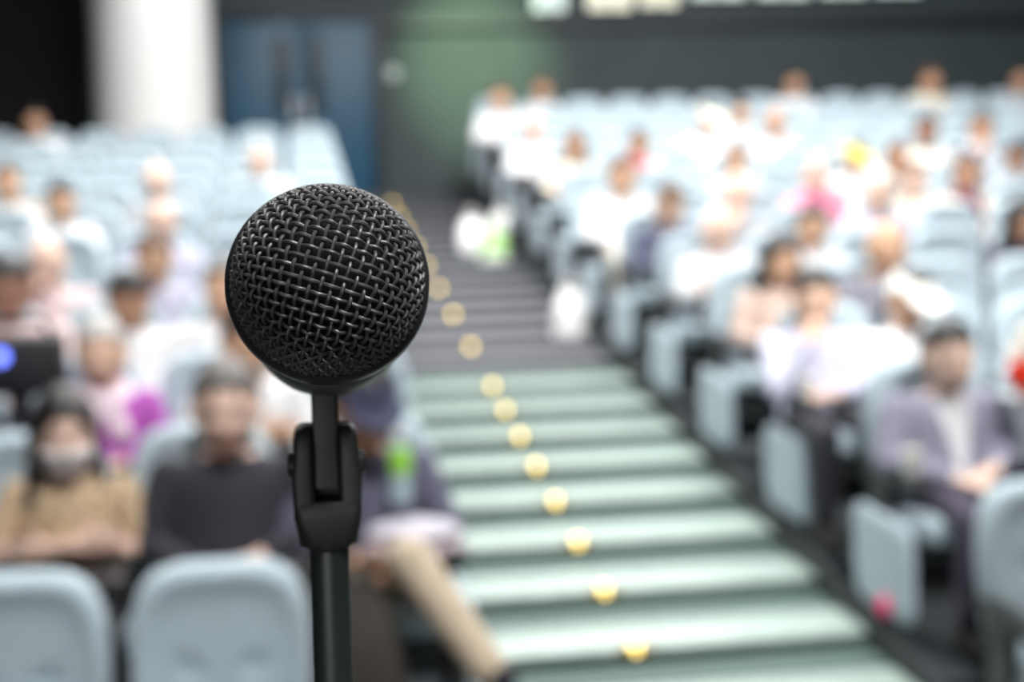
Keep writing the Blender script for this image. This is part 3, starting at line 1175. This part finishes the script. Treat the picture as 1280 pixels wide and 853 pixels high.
    for s in (-1, 1):
        m = MB()
        m.tube([X @ V((s * (0.014 + 0.009 * i), head_pt(s * (0.17 + 0.14 * i), 0.26).y - 0.003, 0.027 + 0.004 * math.sin(i))) for i in range(5)], [0.002, 0.0035, 0.0035, 0.003, 0.0015], 8)
        out['brow%d' % s] = m.mesh('eyebrow', cmat('hair', (0.02, 0.015, 0.012)))
    for nm in ('body', 'shirt', 'tee', 'jacket', 'trousers', 'shoe0', 'shoe1', 'short', 'bald', 'long', 'mask', 'cap', 'scarf'):
        me = out[nm]
        me.materials.clear()
        me.materials.append(None)
        me.polygons.foreach_set('use_smooth', [True] * len(me.polygons))
    _figs[key] = out
    return out


def torso_y(z):
    return -0.05 if z > 0.7 else -0.09


def oslot(o, m):
    o.material_slots[0].link = 'OBJECT'
    o.material_slots[0].material = m


SKIN = {'p': (0.76, 0.53, 0.43), 'l': (0.70, 0.46, 0.34), 't': (0.62, 0.38, 0.25), 'b': (0.48, 0.27, 0.17), 'd': (0.33, 0.17, 0.115)}
HAIR = {'k': (0.012, 0.010, 0.010), 'g': (0.42, 0.41, 0.40), 's': (0.14, 0.13, 0.125), 'n': (0.09, 0.045, 0.025), 'w': (0.75, 0.72, 0.68)}
PEOPLE = []


def person(label, side, row, px_, py_, pose='lap', legs='normal', woman=False, skin='l', hair='short', hc='k', top='shirt', tc=(0.8, 0.8, 0.82), bc=(0.03, 0.03, 0.04),
           shoe=(0.01, 0.01, 0.01), jacket=None, mask=None, cap=None, scarf=None, turn=0.0, tmat=None, snap=0.13):
    Y, z, xs = ALLROWS[(side, row)]
    p = at_y(px_, py_, Y - 0.065)
    seat = min(xs, key=lambda x: abs(x - p.x))
    xx = max(seat - snap, min(seat + snap, p.x))
    hz = p.z - z
    s0 = hz / HEADC.z
    s = max(0.90, min(1.08, s0))
    PEOPLE.append((label, side, row, round(p.x, 2), round(xx - p.x, 2), round(s0, 2), round(s, 2), xs.index(seat)))
    F = fig(pose, legs, woman)
    zoff = z + 0.0
    t = thing('person', label, 'person', (xx, Y - 0.045, zoff), turn, 'people seated in the audience', s)
    # keep the seat under the hips whatever the figure's size
    t.location.z = z + 0.478 * (1 - s)
    o = link('body', F['body'], t)
    oslot(o, cmat('skin', SKIN[skin]))
    if top:
        o = link('shirt', F[top], t)
        oslot(o, tmat or cmat('cloth', tc))
    if jacket:
        o = link('jacket', F['jacket'], t)
        oslot(o, cmat('cloth', jacket))
    o = link('trousers', F['trousers'], t)
    oslot(o, cmat('cloth', bc))
    for i in range(2):
        o = link('shoe', F['shoe%d' % i], t)
        oslot(o, cmat('cloth', shoe))
    if cap:
        o = link('cap', F['cap'], t)
        oslot(o, cmat('cloth', cap))
    if hair:
        o = link('hair', F[hair], t)
        oslot(o, cmat('hair', HAIR[hc]))
    if mask:
        o = link('face_mask', F['mask'], t)
        oslot(o, cmat('cloth', mask))
    if scarf:
        o = link('scarf', F['scarf'], t)
        oslot(o, cmat('cloth', scarf))
    link('eye', F['eye'], t)
    link('eye', F['eye2'], t)
    link('eyebrow', F['brow-1'], t)
    link('eyebrow', F['brow1'], t)
    if not mask:
        link('mouth', F['mouth'], t)
    return t


M_LEOPARD = mat('leopard_cloth', (0.42, 0.30, 0.19), 0.9)
_nt = M_LEOPARD.node_tree
_vo = _nt.nodes.new('ShaderNodeTexVoronoi')
_vo.inputs['Scale'].default_value = 26
_tc = _nt.nodes.new('ShaderNodeTexCoord')
_nt.links.new(_tc.outputs['Object'], _vo.inputs['Vector'])
_rp = _nt.nodes.new('ShaderNodeValToRGB')
_rp.color_ramp.elements[0].position = 0.18
_rp.color_ramp.elements[0].color = (0.05, 0.03, 0.02, 1)
_rp.color_ramp.elements[1].position = 0.34
_rp.color_ramp.elements[1].color = (0.50, 0.37, 0.24, 1)
_nt.links.new(_vo.outputs['Distance'], _rp.inputs['Fac'])
_nt.links.new(_rp.outputs['Color'], _nt.nodes['Principled BSDF'].inputs['Base Color'])

WH, LAV, CRM, GRY, CHA = (0.70, 0.71, 0.74), (0.52, 0.52, 0.66), (0.76, 0.70, 0.58), (0.42, 0.43, 0.46), (0.035, 0.034, 0.045)
# --- left of the stairs
person('woman in a tan leopard-print top and white face mask, long black hair, second row', 'L', 1, 88, 566, 'cross', woman=True, skin='p', hair='long', tmat=M_LEOPARD, mask=(0.85, 0.85, 0.87), top='tee')
person('man in a charcoal sweater with greying cropped hair, hands in lap, second row', 'L', 1, 284, 512, 'lap', skin='p', hair='short', hc='s', tc=CHA)
person('person in a navy cap and khaki trousers with one leg crossed out into the aisle', 'L', 1, 455, 512, 'down', 'crossed', woman=True, skin='b', hair='short', hc='k', cap=(0.05, 0.055, 0.10), tc=(0.10, 0.10, 0.15), bc=(0.52, 0.43, 0.32), shoe=(0.02, 0.02, 0.03))
person('grey-haired woman in a purple jacket with a white and pink scarf, third row', 'L', 2, 130, 466, 'lap', woman=True, skin='l', hair='short', hc='g', tc=(0.42, 0.10, 0.44), scarf=(0.80, 0.66, 0.74))
person('dark-haired person in a white top beside the microphone head, third row', 'L', 2, 322, 446, 'cross', skin='t', hair='short', hc='k', tc=WH)
person('large dark-faced man in a pale pink shirt behind the video camera, fourth row', 'L', 3, 14, 362, 'phone', skin='d', hair='short', hc='k', tc=(0.70, 0.55, 0.55), snap=0.2)
person('brown-faced man with black hair in a white shirt, fourth row', 'L', 3, 165, 404, 'down', skin='b', hair='short', hc='k', tc=WH)
person('man turned sideways in a white shirt close to the microphone, fourth row', 'L', 3, 284, 370, 'side', skin='t', hair='short', hc='s', tc=WH)
person('tan-faced person in a lavender shirt, fifth row', 'L', 4, 195, 345, 'lap', skin='t', hair='short', hc='n', tc=LAV)
person('pale bald man in a pink shirt, fifth row', 'L', 4, 62, 340, 'chin', skin='p', hair='bald', hc='g', tc=(0.74, 0.60, 0.62))
person('bald man with a very pale head in a lavender shirt, sixth row', 'L', 5, 202, 288, 'down', skin='p', hair='bald', hc='w', tc=LAV)
person('black-haired man in a bright white shirt, seventh row', 'L', 6, 67, 265, 'lap', skin='t', hair='short', hc='k', tc=WH)
person('tan-faced person in a beige top at the edge of the picture, eighth row', 'L', 7, 8, 282, 'cross', woman=True, skin='t', hair='short', hc='n', tc=(0.6, 0.5, 0.42))
person('pink-faced man with thin hair in a grey shirt, eighth row', 'L', 7, 183, 245, 'lap', skin='p', hair='bald', hc='n', tc=GRY)
person('pale-faced person in pale blue just above the microphone, ninth row', 'L', 8, 326, 232, 'side', skin='p', hair='short', hc='g', tc=(0.6, 0.68, 0.72))
person('dark-haired person in white on the back row before the black curtain', 'L', 11, 45, 157, 'lap', skin='b', hair='short', hc='k', tc=WH)
# --- right of the stairs
person('man in a lavender-grey blazer over a white shirt, hands folded, second row', 'R', 1, 1178, 462, 'lap', skin='p', hair='short', hc='k', tc=WH, jacket=(0.25, 0.24, 0.32), bc=(0.06, 0.05, 0.08))
person('man in a pale lavender shirt resting his chin on his hand', 'R', 2, 1010, 386, 'chin', skin='l', hair='short', hc='k', tc=LAV)
person('person in white with a white cap beside the chin-resting man', 'R', 2, 1130, 388, 'down', skin='t', hair='short', hc='k', tc=WH, cap=(0.85, 0.84, 0.80), snap=0.25)
person('red-faced man in a dark grey top with both hands raised, fourth row', 'R', 3, 1106, 312, 'phone', skin='t', hair='bald', hc='n', tc=(0.20, 0.20, 0.24))
person('woman with long dark hair in brown, fourth row', 'R', 3, 972, 345, 'lap', woman=True, skin='t', hair='long', hc='k', tc=(0.55, 0.42, 0.36))
person('broad man in a bright white shirt with thin hair, fifth row', 'R', 4, 895, 300, 'cross', skin='p', hair='bald', hc='w', tc=WH)
person('black-haired tan-faced person in white, fifth row', 'R', 4, 1014, 298, 'lap', skin='t', hair='short', hc='k', tc=WH)
person('black-haired woman in dark clothes at the edge of the picture, fifth row', 'R', 4, 1266, 300, 'cross', woman=True, skin='b', hair='long', hc='k', tc=(0.08, 0.07, 0.10))
person('tan-faced person in a dark blue top, sixth row close to the stairs', 'R', 5, 835, 264, 'down', skin='l', hair='short', hc='n', tc=(0.09, 0.10, 0.16))
person('pale person in a lavender shirt, sixth row', 'R', 5, 1095, 245, 'side', skin='p', hair='short', hc='w', tc=LAV)
person('pale person with a grey shirt resting chin on hand, sixth row', 'R', 5, 918, 246, 'chin', skin='p', hair='bald', hc='g', tc=GRY)
person('peach-faced person in a cream shirt, seventh row, beside the maroon scarf', 'R', 6, 1142, 252, 'lap', skin='p', hair='short', hc='n', tc=CRM)
person('man in a white shirt with cream trousers in the seventh row seat at the stairs', 'R', 6, 776, 222, 'lap', skin='t', hair='short', hc='n', tc=WH, bc=(0.70, 0.66, 0.58))
person('red-brown-faced woman in a maroon scarf and cream jacket, seventh row', 'R', 6, 1205, 222, 'lap', woman=True, skin='b', hair='short', hc='n', tc=CRM, scarf=(0.22, 0.05, 0.10))
person('pale woman with grey hair and a bright pink scarf, seventh row', 'R', 6, 1010, 224, 'lap', woman=True, skin='p', hair='short', hc='g', tc=(0.75, 0.25, 0.38), scarf=(0.80, 0.22, 0.38))
person('person in a yellow cap and white shirt, eighth row', 'R', 7, 1066, 216, 'down', skin='l', hair='short', hc='n', tc=WH, cap=(0.78, 0.68, 0.12))
person('tan-faced man in a pale grey shirt, eighth row', 'R', 7, 938, 208, 'lap', skin='t', hair='short', hc='n', tc=(0.55, 0.57, 0.62))
person('brown-faced person in beige, eighth row beside the yellow cap', 'R', 7, 1118, 206, 'cross', skin='b', hair='short', hc='n', tc=(0.66, 0.55, 0.47))
person('person in a black cap and grey top at the edge, eighth row', 'R', 7, 1270, 205, 'lap', skin='b', hair='short', hc='k', tc=(0.35, 0.37, 0.42), cap=(0.015, 0.015, 0.02))
person('brown-haired woman in a cream top, ninth row near the stairs', 'R', 8, 718, 192, 'side', woman=True, skin='t', hair='long', hc='n', tc=CRM)
person('black-haired person in a red scarf and pink top, ninth row', 'R', 8, 797, 190, 'lap', woman=True, skin='b', hair='short', hc='k', tc=(0.74, 0.60, 0.62), scarf=(0.70, 0.12, 0.14))
person('black-haired dark-faced man in a cream white shirt, ninth row', 'R', 8, 1168, 166, 'side', skin='d', hair='short', hc='k', tc=(0.8, 0.77, 0.70))
person('brown-faced woman with a white scarf, ninth row near the wall side', 'R', 8, 1238, 160, 'chin', woman=True, skin='b', hair='short', hc='k', tc=(0.14, 0.14, 0.18), scarf=(0.8, 0.8, 0.85))
person('person in a cream cap and white top, tenth row', 'R', 9, 885, 152, 'down', skin='l', hair='short', hc='k', tc=WH, cap=(0.85, 0.80, 0.66))
person('slim brown-faced person in white, eleventh row', 'R', 10, 927, 158, 'lap', skin='t', hair='short', hc='k', tc=WH)
person('brown-faced person in pale grey, tenth row', 'R', 9, 970, 158, 'phone', skin='b', hair='bald', hc='n', tc=(0.7, 0.7, 0.74))
person('pale-faced person in white, tenth row beside the stairs', 'R', 9, 664, 172, 'lap', skin='p', hair='short', hc='g', tc=WH)
person('dark-haired person in grey at the far edge, back row', 'R', 12, 1274, 100, 'lap', skin='b', hair='short', hc='k', tc=(0.4, 0.42, 0.46))
person('tan-faced man in a white shirt against the green-lit wall, twelfth row', 'R', 11, 615, 126, 'lap', skin='t', hair='short', hc='n', tc=WH)
person('brown-haired woman in white against the back wall, back row', 'R', 12, 676, 116, 'side', woman=True, skin='b', hair='short', hc='n', tc=WH)
person('black-haired person in white alone among empty seats, back row', 'R', 12, 980, 106, 'lap', skin='b', hair='short', hc='k', tc=WH)
person('brown-haired person in a cream top, back row', 'R', 12, 1160, 101, 'cross', skin='b', hair='short', hc='n', tc=CRM)
for i, a in enumerate(PEOPLE):
    for b in PEOPLE[:i]:
        if a[1:3] == b[1:3] and abs(a[3] + a[4] - b[3] - b[4]) < 0.5:
            print('PERSON CLASH', a, b)
    if not 0.89 < a[5] < 1.09 or abs(a[4]) > 0.08:
        print('PERSON', a)

OCC = {(p[1], p[2], p[7]) for p in PEOPLE}
for (sd_, r_), (Y, z, xs) in ALLROWS.items():
    blk = 'left' if sd_ == 'L' else 'right'
    for n, x in enumerate(xs):
        t = make_seat()
        t.location = (x, Y, z)
        occ = 'occupied' if (sd_, r_, n) in OCC else 'empty'
        t['label'] = '%s pale blue seat, %s row, block %s of the stairs, %s seat from the stairs' % (occ, ORD[r_], blk, ORDN[n])
        t['category'] = 'seat'
        t['group'] = 'pale blue auditorium seats'
        if n == 0 and r_ > 0:
            e = link('end_panel', ENDP, t)
            if sd_ == 'R':
                e.location = (-PITCH_S / 2 - 0.001, 0, 0)
            else:
                e.location = (PITCH_S / 2 + 0.001, 0, 0)
                e.rotation_euler = (0, 0, 0)
                e.scale = (-1, 1, 1)

# ------------------------------------------------------------------ step lights and small things
LX = 1.19
first = None
n_l = 0
for (yn, zt) in NOSES:
    if yn < 4.6 or yn > 17.9 or (yn > 9.0 and int(round((yn - 2.30) / STEP)) % 2):
        continue
    if first is None:
        t = thing('step_light', 'x', 'step light', (LX, yn, zt))
        m_ = MB().rbox((-0.060, -0.006, -0.026), (0.060, 0.030, 0.003), 0.003)
        m_.build('brass_plate', M_BRASS, t)
        m_ = MB().lathe((0, -0.006, -0.0115), (0, -1, 0.25), [(0.0, 0.012), (0.003, 0.012), (0.007, 0.009), (0.009, 0.004)], 20)
        m_.ellipsoid((0, 0.012, 0.006), 0.022, 0.018, 0.014, 20, 8)
        m_.build('lens', M_LAMP, t)
        first = t
    else:
        t = copy_tree(first)
        t.location = (LX, yn, zt)
    t['label'] = 'round yellow step light on its brass plate, %s one up the stairs' % ORDN[n_l]
    t['category'] = 'step light'
    t['group'] = 'yellow step lights up the middle of the stairs'
    n_l += 1


def pouch(mb, w_, d_, h_, seed=1, crumple=0.012, top=0.55):
    rnd = random.Random(seed)
    ph = [rnd.random() * 6.28 for _ in range(8)]
    rings = []
    prof = [(0.0, 0.82), (0.02, 0.95), (0.12, 1.02), (0.35, 1.05), (0.6, 0.98), (0.8, 0.84), (0.93, top), (1.0, top * 0.9)]
    for (f, g) in prof:
        rg = []
        for i in range(36):
            a = 2 * math.pi * i / 36
            c, s = math.cos(a), math.sin(a)
            r = (abs(c) ** 3.2 + abs(s) ** 3.2) ** (-1 / 3.2)
            wob = 1 + crumple / 0.15 * (math.sin(3 * a + ph[0] + f * 5) + 0.7 * math.sin(7 * a + ph[1] - f * 9) + 0.5 * math.sin(11 * a + ph[2] + f * 14))
            rg.append((w_ / 2 * g * r * c * wob, d_ / 2 * (g if f < 0.6 else g * (1.3 - 0.5 * f)) * r * s * wob, h_ * f))
        rings.append(rg)
    return mb.loft(rings)


M_BAGW = mat('white_plastic_film', (0.85, 0.86, 0.86), 0.35, noise=0.03, nscale=20)
M_BAGG = mat('green_print_film', (0.35, 0.62, 0.22), 0.4, noise=0.1, nscale=20)
M_BAGB = mat('brown_canvas', (0.050, 0.042, 0.036), 0.8, noise=0.3, nscale=40, bump=0.3)
M_BAGT = mat('tan_leather', (0.42, 0.26, 0.13), 0.5, noise=0.12, nscale=30)


def step_z(y):
    zz = 0
    for (yn, zt) in NOSES:
        if y >= yn:
            zz = zt
    return zz


def bag(name, label, x, y, z, w_, d_, h_, m, seed, strap=True, rz=0.0, band=None):
    t = thing(name, label, 'bag', (x, y, z), rz)
    pouch(MB(), w_, d_, h_, seed).build('bag_body', m, t)
    if strap:
        for s in (-1, 1):
            MB().tube([(w_ * 0.20 * math.cos(math.pi * i / 10), s * d_ * 0.16, h_ * 0.94 + h_ * 0.28 * math.sin(math.pi * i / 10)) for i in range(11)], 0.007, 8).build('handle', m, t)
    if band:
        pouch(MB(), w_ * 1.02, d_ * 1.02, h_ * 0.5, seed).build('printed_band', band, t)
    return t


def on_steps(px_, y):
    d_ = at_y(px_, 300, y)
    return d_.x


yb_ = [yn for (yn, zt) in NOSES if 12.8 < yn < 14.4]
bag('carrier_bag', 'white plastic carrier bag on the stairs beside the right-hand seats, upper one', on_steps(628, yb_[2] + 0.26), yb_[2] + 0.26, step_z(yb_[2] + 0.26), 0.26, 0.22, 0.32, M_BAGW, 3)
bag('carrier_bag', 'white plastic carrier bag at the left of the bag pile on the stairs', on_steps(591, yb_[1] + 0.26), yb_[1] + 0.26, step_z(yb_[1] + 0.26), 0.26, 0.22, 0.34, M_BAGW, 4)
bag('carrier_bag', 'white carrier bag with a green band, lowest of the bags on the stairs', on_steps(617, yb_[0] + 0.26), yb_[0] + 0.26, step_z(yb_[0] + 0.26), 0.24, 0.22, 0.30, M_BAGG, 5, band=M_BAGW)
yw = [yn for (yn, zt) in NOSES if yn > 9.6][0] + 0.26
bag('paper_bag', 'tall white paper bag on the stairs against the aisle seats', min(AX1 - 0.15, on_steps(710, yw)), yw, step_z(yw), 0.22, 0.16, 0.36, M_BAGW, 6)
Yg = 4.06
bag('tote_bag', 'large dark brown bag standing behind the empty front seat, before the khaki trousers', at_y(428, 790, Yg).x, Yg, LZ[1] + 0.001, 0.36, 0.20, 0.66, M_BAGB, 8)
bx = ALLROWS[('R', 0)][2][0]
bag('hand_bag', 'tan leather handbag on the empty front-row seat at the edge of the picture', bx - 0.07, RROWS[0] - 0.24, RZ[0] + 0.488, 0.28, 0.15, 0.24, M_BAGT, 9)

# bottle on the aisle armrest of the second row
pb_ = at_y(502, 628, LROWS[1] - 0.36)
t = thing('water_bottle', 'clear water bottle with a bright green label, standing on the lap of the khaki trousers', 'bottle', pb_)
M_PET = mat('bottle_plastic', (0.62, 0.78, 0.86), 0.12, noise=0.02, trans=0.35)
M_LBL = mat('green_label', (0.36, 0.80, 0.08), 0.5, noise=0.05)
MB().lathe((0, 0, 0), (0, 0, 1), [(0, 0.027), (0.004, 0.031), (0.06, 0.032), (0.07, 0.030), (0.08, 0.032), (0.15, 0.032), (0.175, 0.024), (0.19, 0.013), (0.205, 0.013)], 32).build('bottle_body', M_PET, t)
MB().lathe((0, 0, 0), (0, 0, 1), [(0.095, 0.0315), (0.096, 0.0330), (0.168, 0.0330), (0.172, 0.0255)], 32).build('label', M_LBL, t)
MB().lathe((0, 0, 0), (0, 0, 1), [(0.200, 0.0155), (0.222, 0.0155), (0.224, 0.013)], 24).build('cap', M_WHITE, t)

# folded cloth on the khaki lap
kp = None
for o in bpy.data.objects:
    if o.get('label', '').startswith('person in a navy cap'):
        kp = o
pc = at_y(480, 648, LROWS[1] - 0.42)
t = thing('folded_jacket', 'white and pink folded jacket lying on the lap above the khaki trousers', 'jacket', (kp.location.x + 0.13, kp.location.y - 0.35, kp.location.z + 0.62))
for i, (dz, m, c) in enumerate(((0.0, 0.86, (0.50, 0.42, 0.46)), (0.045, 0.78, (0.55, 0.53, 0.60)))):
    mb = MB()
    mb.ellipsoid((0, 0, 0.04 + dz), 0.19 * m, 0.13 * m, 0.035, 32, 14, fn=lambda d, i=i: V((d.x, d.y, d.z + 0.010 * math.sin(d.x * 38 + i) * math.cos(d.y * 30) - 0.6 * max(0, abs(d.x) - 0.12) ** 1.2)))
    mb.build('jacket_fold' if i else 'lining_fold', cmat('cloth', c), t)

# video camera held by the man at the picture's edge
M_BLUE = mat('blue_lamp', (0.1, 0.15, 0.9), 0.4, emit=(0.16, 0.22, 1.0), estr=4.0)
yc_ = LROWS[2] - 0.34
pc = at_y(22, 452, yc_)
ph = pc.z - LZ[2]
t = thing('video_camera', 'black video camera with a blue lamp on a tripod at the edge of the picture', 'camera', (pc.x, yc_, LZ[2]))
MB().rbox((-0.17, -0.09, ph - 0.12), (0.17, 0.09, ph + 0.10), 0.02, 3).build('camera_body', M_ARM, t)
MB().lathe((-0.09, -0.09, ph - 0.02), (0, -1, 0), [(0, 0.05), (0.05, 0.05), (0.055, 0.055), (0.10, 0.056), (0.10, 0.045), (0.07, 0.04)], 32).build('lens_barrel', M_SHELL, t)
MB().tube([(-0.12, 0.0, ph + 0.095), (-0.11, 0.0, ph + 0.15), (0.10, 0.0, ph + 0.15), (0.12, 0.0, ph + 0.095)], 0.014, 10).build('carry_handle', M_ARM, t)
MB().lathe((-0.04, -0.085, ph + 0.03), (0, -1, 0), [(0.0, 0.024), (0.02, 0.024), (0.028, 0.017)], 24).build('record_lamp', M_BLUE, t)
MB().lathe((0, 0, ph - 0.22), (0, 0, 1), [(0.0, 0.03), (0.06, 0.035), (0.10, 0.05)], 24).build('tripod_head', M_ARM, t)
for k in range(3):
    a = math.pi / 2 + k * 2.094
    MB().tube([(0.02 * math.cos(a), 0.02 * math.sin(a), ph - 0.19), (0.20 * math.cos(a), 0.16 * math.sin(a), 0.012)], [0.014, 0.010], 10).build('tripod_leg', M_ARM, t)

# magenta tag on the second-row end panel
M_MAG = mat('magenta_plastic', (0.80, 0.01, 0.16), 0.4, noise=0.04)
ex = ALLROWS[('R', 1)][2][0] - PITCH_S / 2 - 0.042
pt = at_y(1110, 779, RROWS[1] - 0.40)
t = thing('round_tag', 'small magenta disc fixed low on the aisle end panel of the blazer man\'s row', 'tag', (ex - 0.0, RROWS[1] - 0.27, RZ[1] + 0.125))
MB().lathe((0, 0, 0), (-1, -0.0, 0), [(0, 0.040), (0.010, 0.040), (0.022, 0.034), (0.030, 0.020), (0.032, 0.008)], 28).build('disc', M_MAG, t)
MB().lathe((-0.031, 0, 0), (-1, 0, 0), [(0, 0.009), (0.004, 0.008)], 16).build('pin', M_STEEL, t)

# paper cups on armrests
M_CUP = mat('paper_cup', (0.86, 0.84, 0.78), 0.6, noise=0.02)


def cup(label, row, n, dx):
    x = ALLROWS[('R', row)][2][n] + dx
    t = thing('paper_cup', label, 'cup', (x, RROWS[row] - 0.33, RZ[row] + 0.637), group='white paper cups on the armrests')
    MB().lathe((0, 0, 0), (0, 0, 1), [(0.0, 0.026), (0.085, 0.037), (0.088, 0.039), (0.091, 0.037), (0.088, 0.035), (0.006, 0.024)], 32).build('cup_body', M_CUP, t)
    MB().lathe((0, 0, 0), (0, 0, 1), [(0.078, 0.0335), (0.079, 0.0335)], 24).build('drink', M_BAGB, t)


cup('white paper cup on the aisle armrest beside the man in the blazer', 1, 0, -PITCH_S / 2 + 0.0275)
cup('white paper cup on the aisle armrest beside the chin-resting man', 2, 0, -PITCH_S / 2 + 0.0275)

# bouquet on the seat beside the blazer man
bxs = ALLROWS[('R', 1)][2]
bp_ = at_y(1240, 470, RROWS[1] - 0.16)
sx = bxs[1]
t = thing('bouquet', 'bouquet of red, white and yellow flowers standing on the seat beside the blazer man', 'bouquet', (sx - 0.215, RROWS[1] - 0.22, RZ[1] + 0.487))
m_ = MB()
rings = []
for (z, r) in ((0.0, 0.05), (0.12, 0.06), (0.24, 0.09), (0.36, 0.14), (0.40, 0.16)):
    rings.append([((r + 0.008 * math.sin(9 * a)) * math.cos(a), (r * 0.6 + 0.006 * math.sin(9 * a)) * math.sin(a) + 0.04 * z, z) for a in [2 * math.pi * i / 48 for i in range(48)]])
m_.loft(rings)
m_.build('paper_wrap', cmat('cloth', (0.55, 0.62, 0.66)), t)
FC = {'r': (0.72, 0.03, 0.01), 'w': (0.85, 0.80, 0.74), 'y': (0.78, 0.66, 0.05), 'g': (0.20, 0.42, 0.08)}
rnd = random.Random(5)
spots = [(-0.08, 0.47, 'r'), (-0.02, 0.45, 'r'), (-0.05, 0.52, 'r'), (-0.10, 0.58, 'w'), (-0.03, 0.60, 'w'), (-0.06, 0.65, 'w'), (0.05, 0.60, 'y'), (0.10, 0.56, 'y'), (0.11, 0.63, 'y'),
         (0.04, 0.53, 'g'), (0.08, 0.48, 'g'), (0.02, 0.66, 'y'), (-0.12, 0.51, 'r')]
for (x, z, c) in spots:
    m_ = MB()
    yy = rnd.uniform(-0.07, 0.02)
    c0 = V((x, yy, z - 0.02))
    if c == 'g':
        for k in range(6):
            a = k * 1.05
            m_.ellipsoid(c0 + V((0.025 * math.cos(a), -0.01, 0.025 * math.sin(a))), 0.024, 0.006, 0.018, 10, 6)
        nm = 'leaf_spray'
    else:
        for ring_, (nn, rr, pr) in enumerate(((6, 0.030, 0.022), (5, 0.018, 0.018))):
            for k in range(nn):
                a = 2 * math.pi * k / nn + ring_ * 0.5
                m_.ellipsoid(c0 + V((rr * math.cos(a), -0.010 * ring_ - 0.006, rr * math.sin(a))), pr, 0.010, pr, 10, 6)
        m_.ellipsoid(c0 + V((0, -0.02, 0)), 0.012, 0.012, 0.012, 10, 6)
        nm = 'flower_head'
    o = m_.build(nm, cmat('cloth', FC[c]), t)
    MB().tube([c0, c0 * 0.5 + V((0, 0.01, 0.12)), (x * 0.2, 0.0, 0.05)], 0.004, 6).build('stem', cmat('cloth', FC['g']), o)
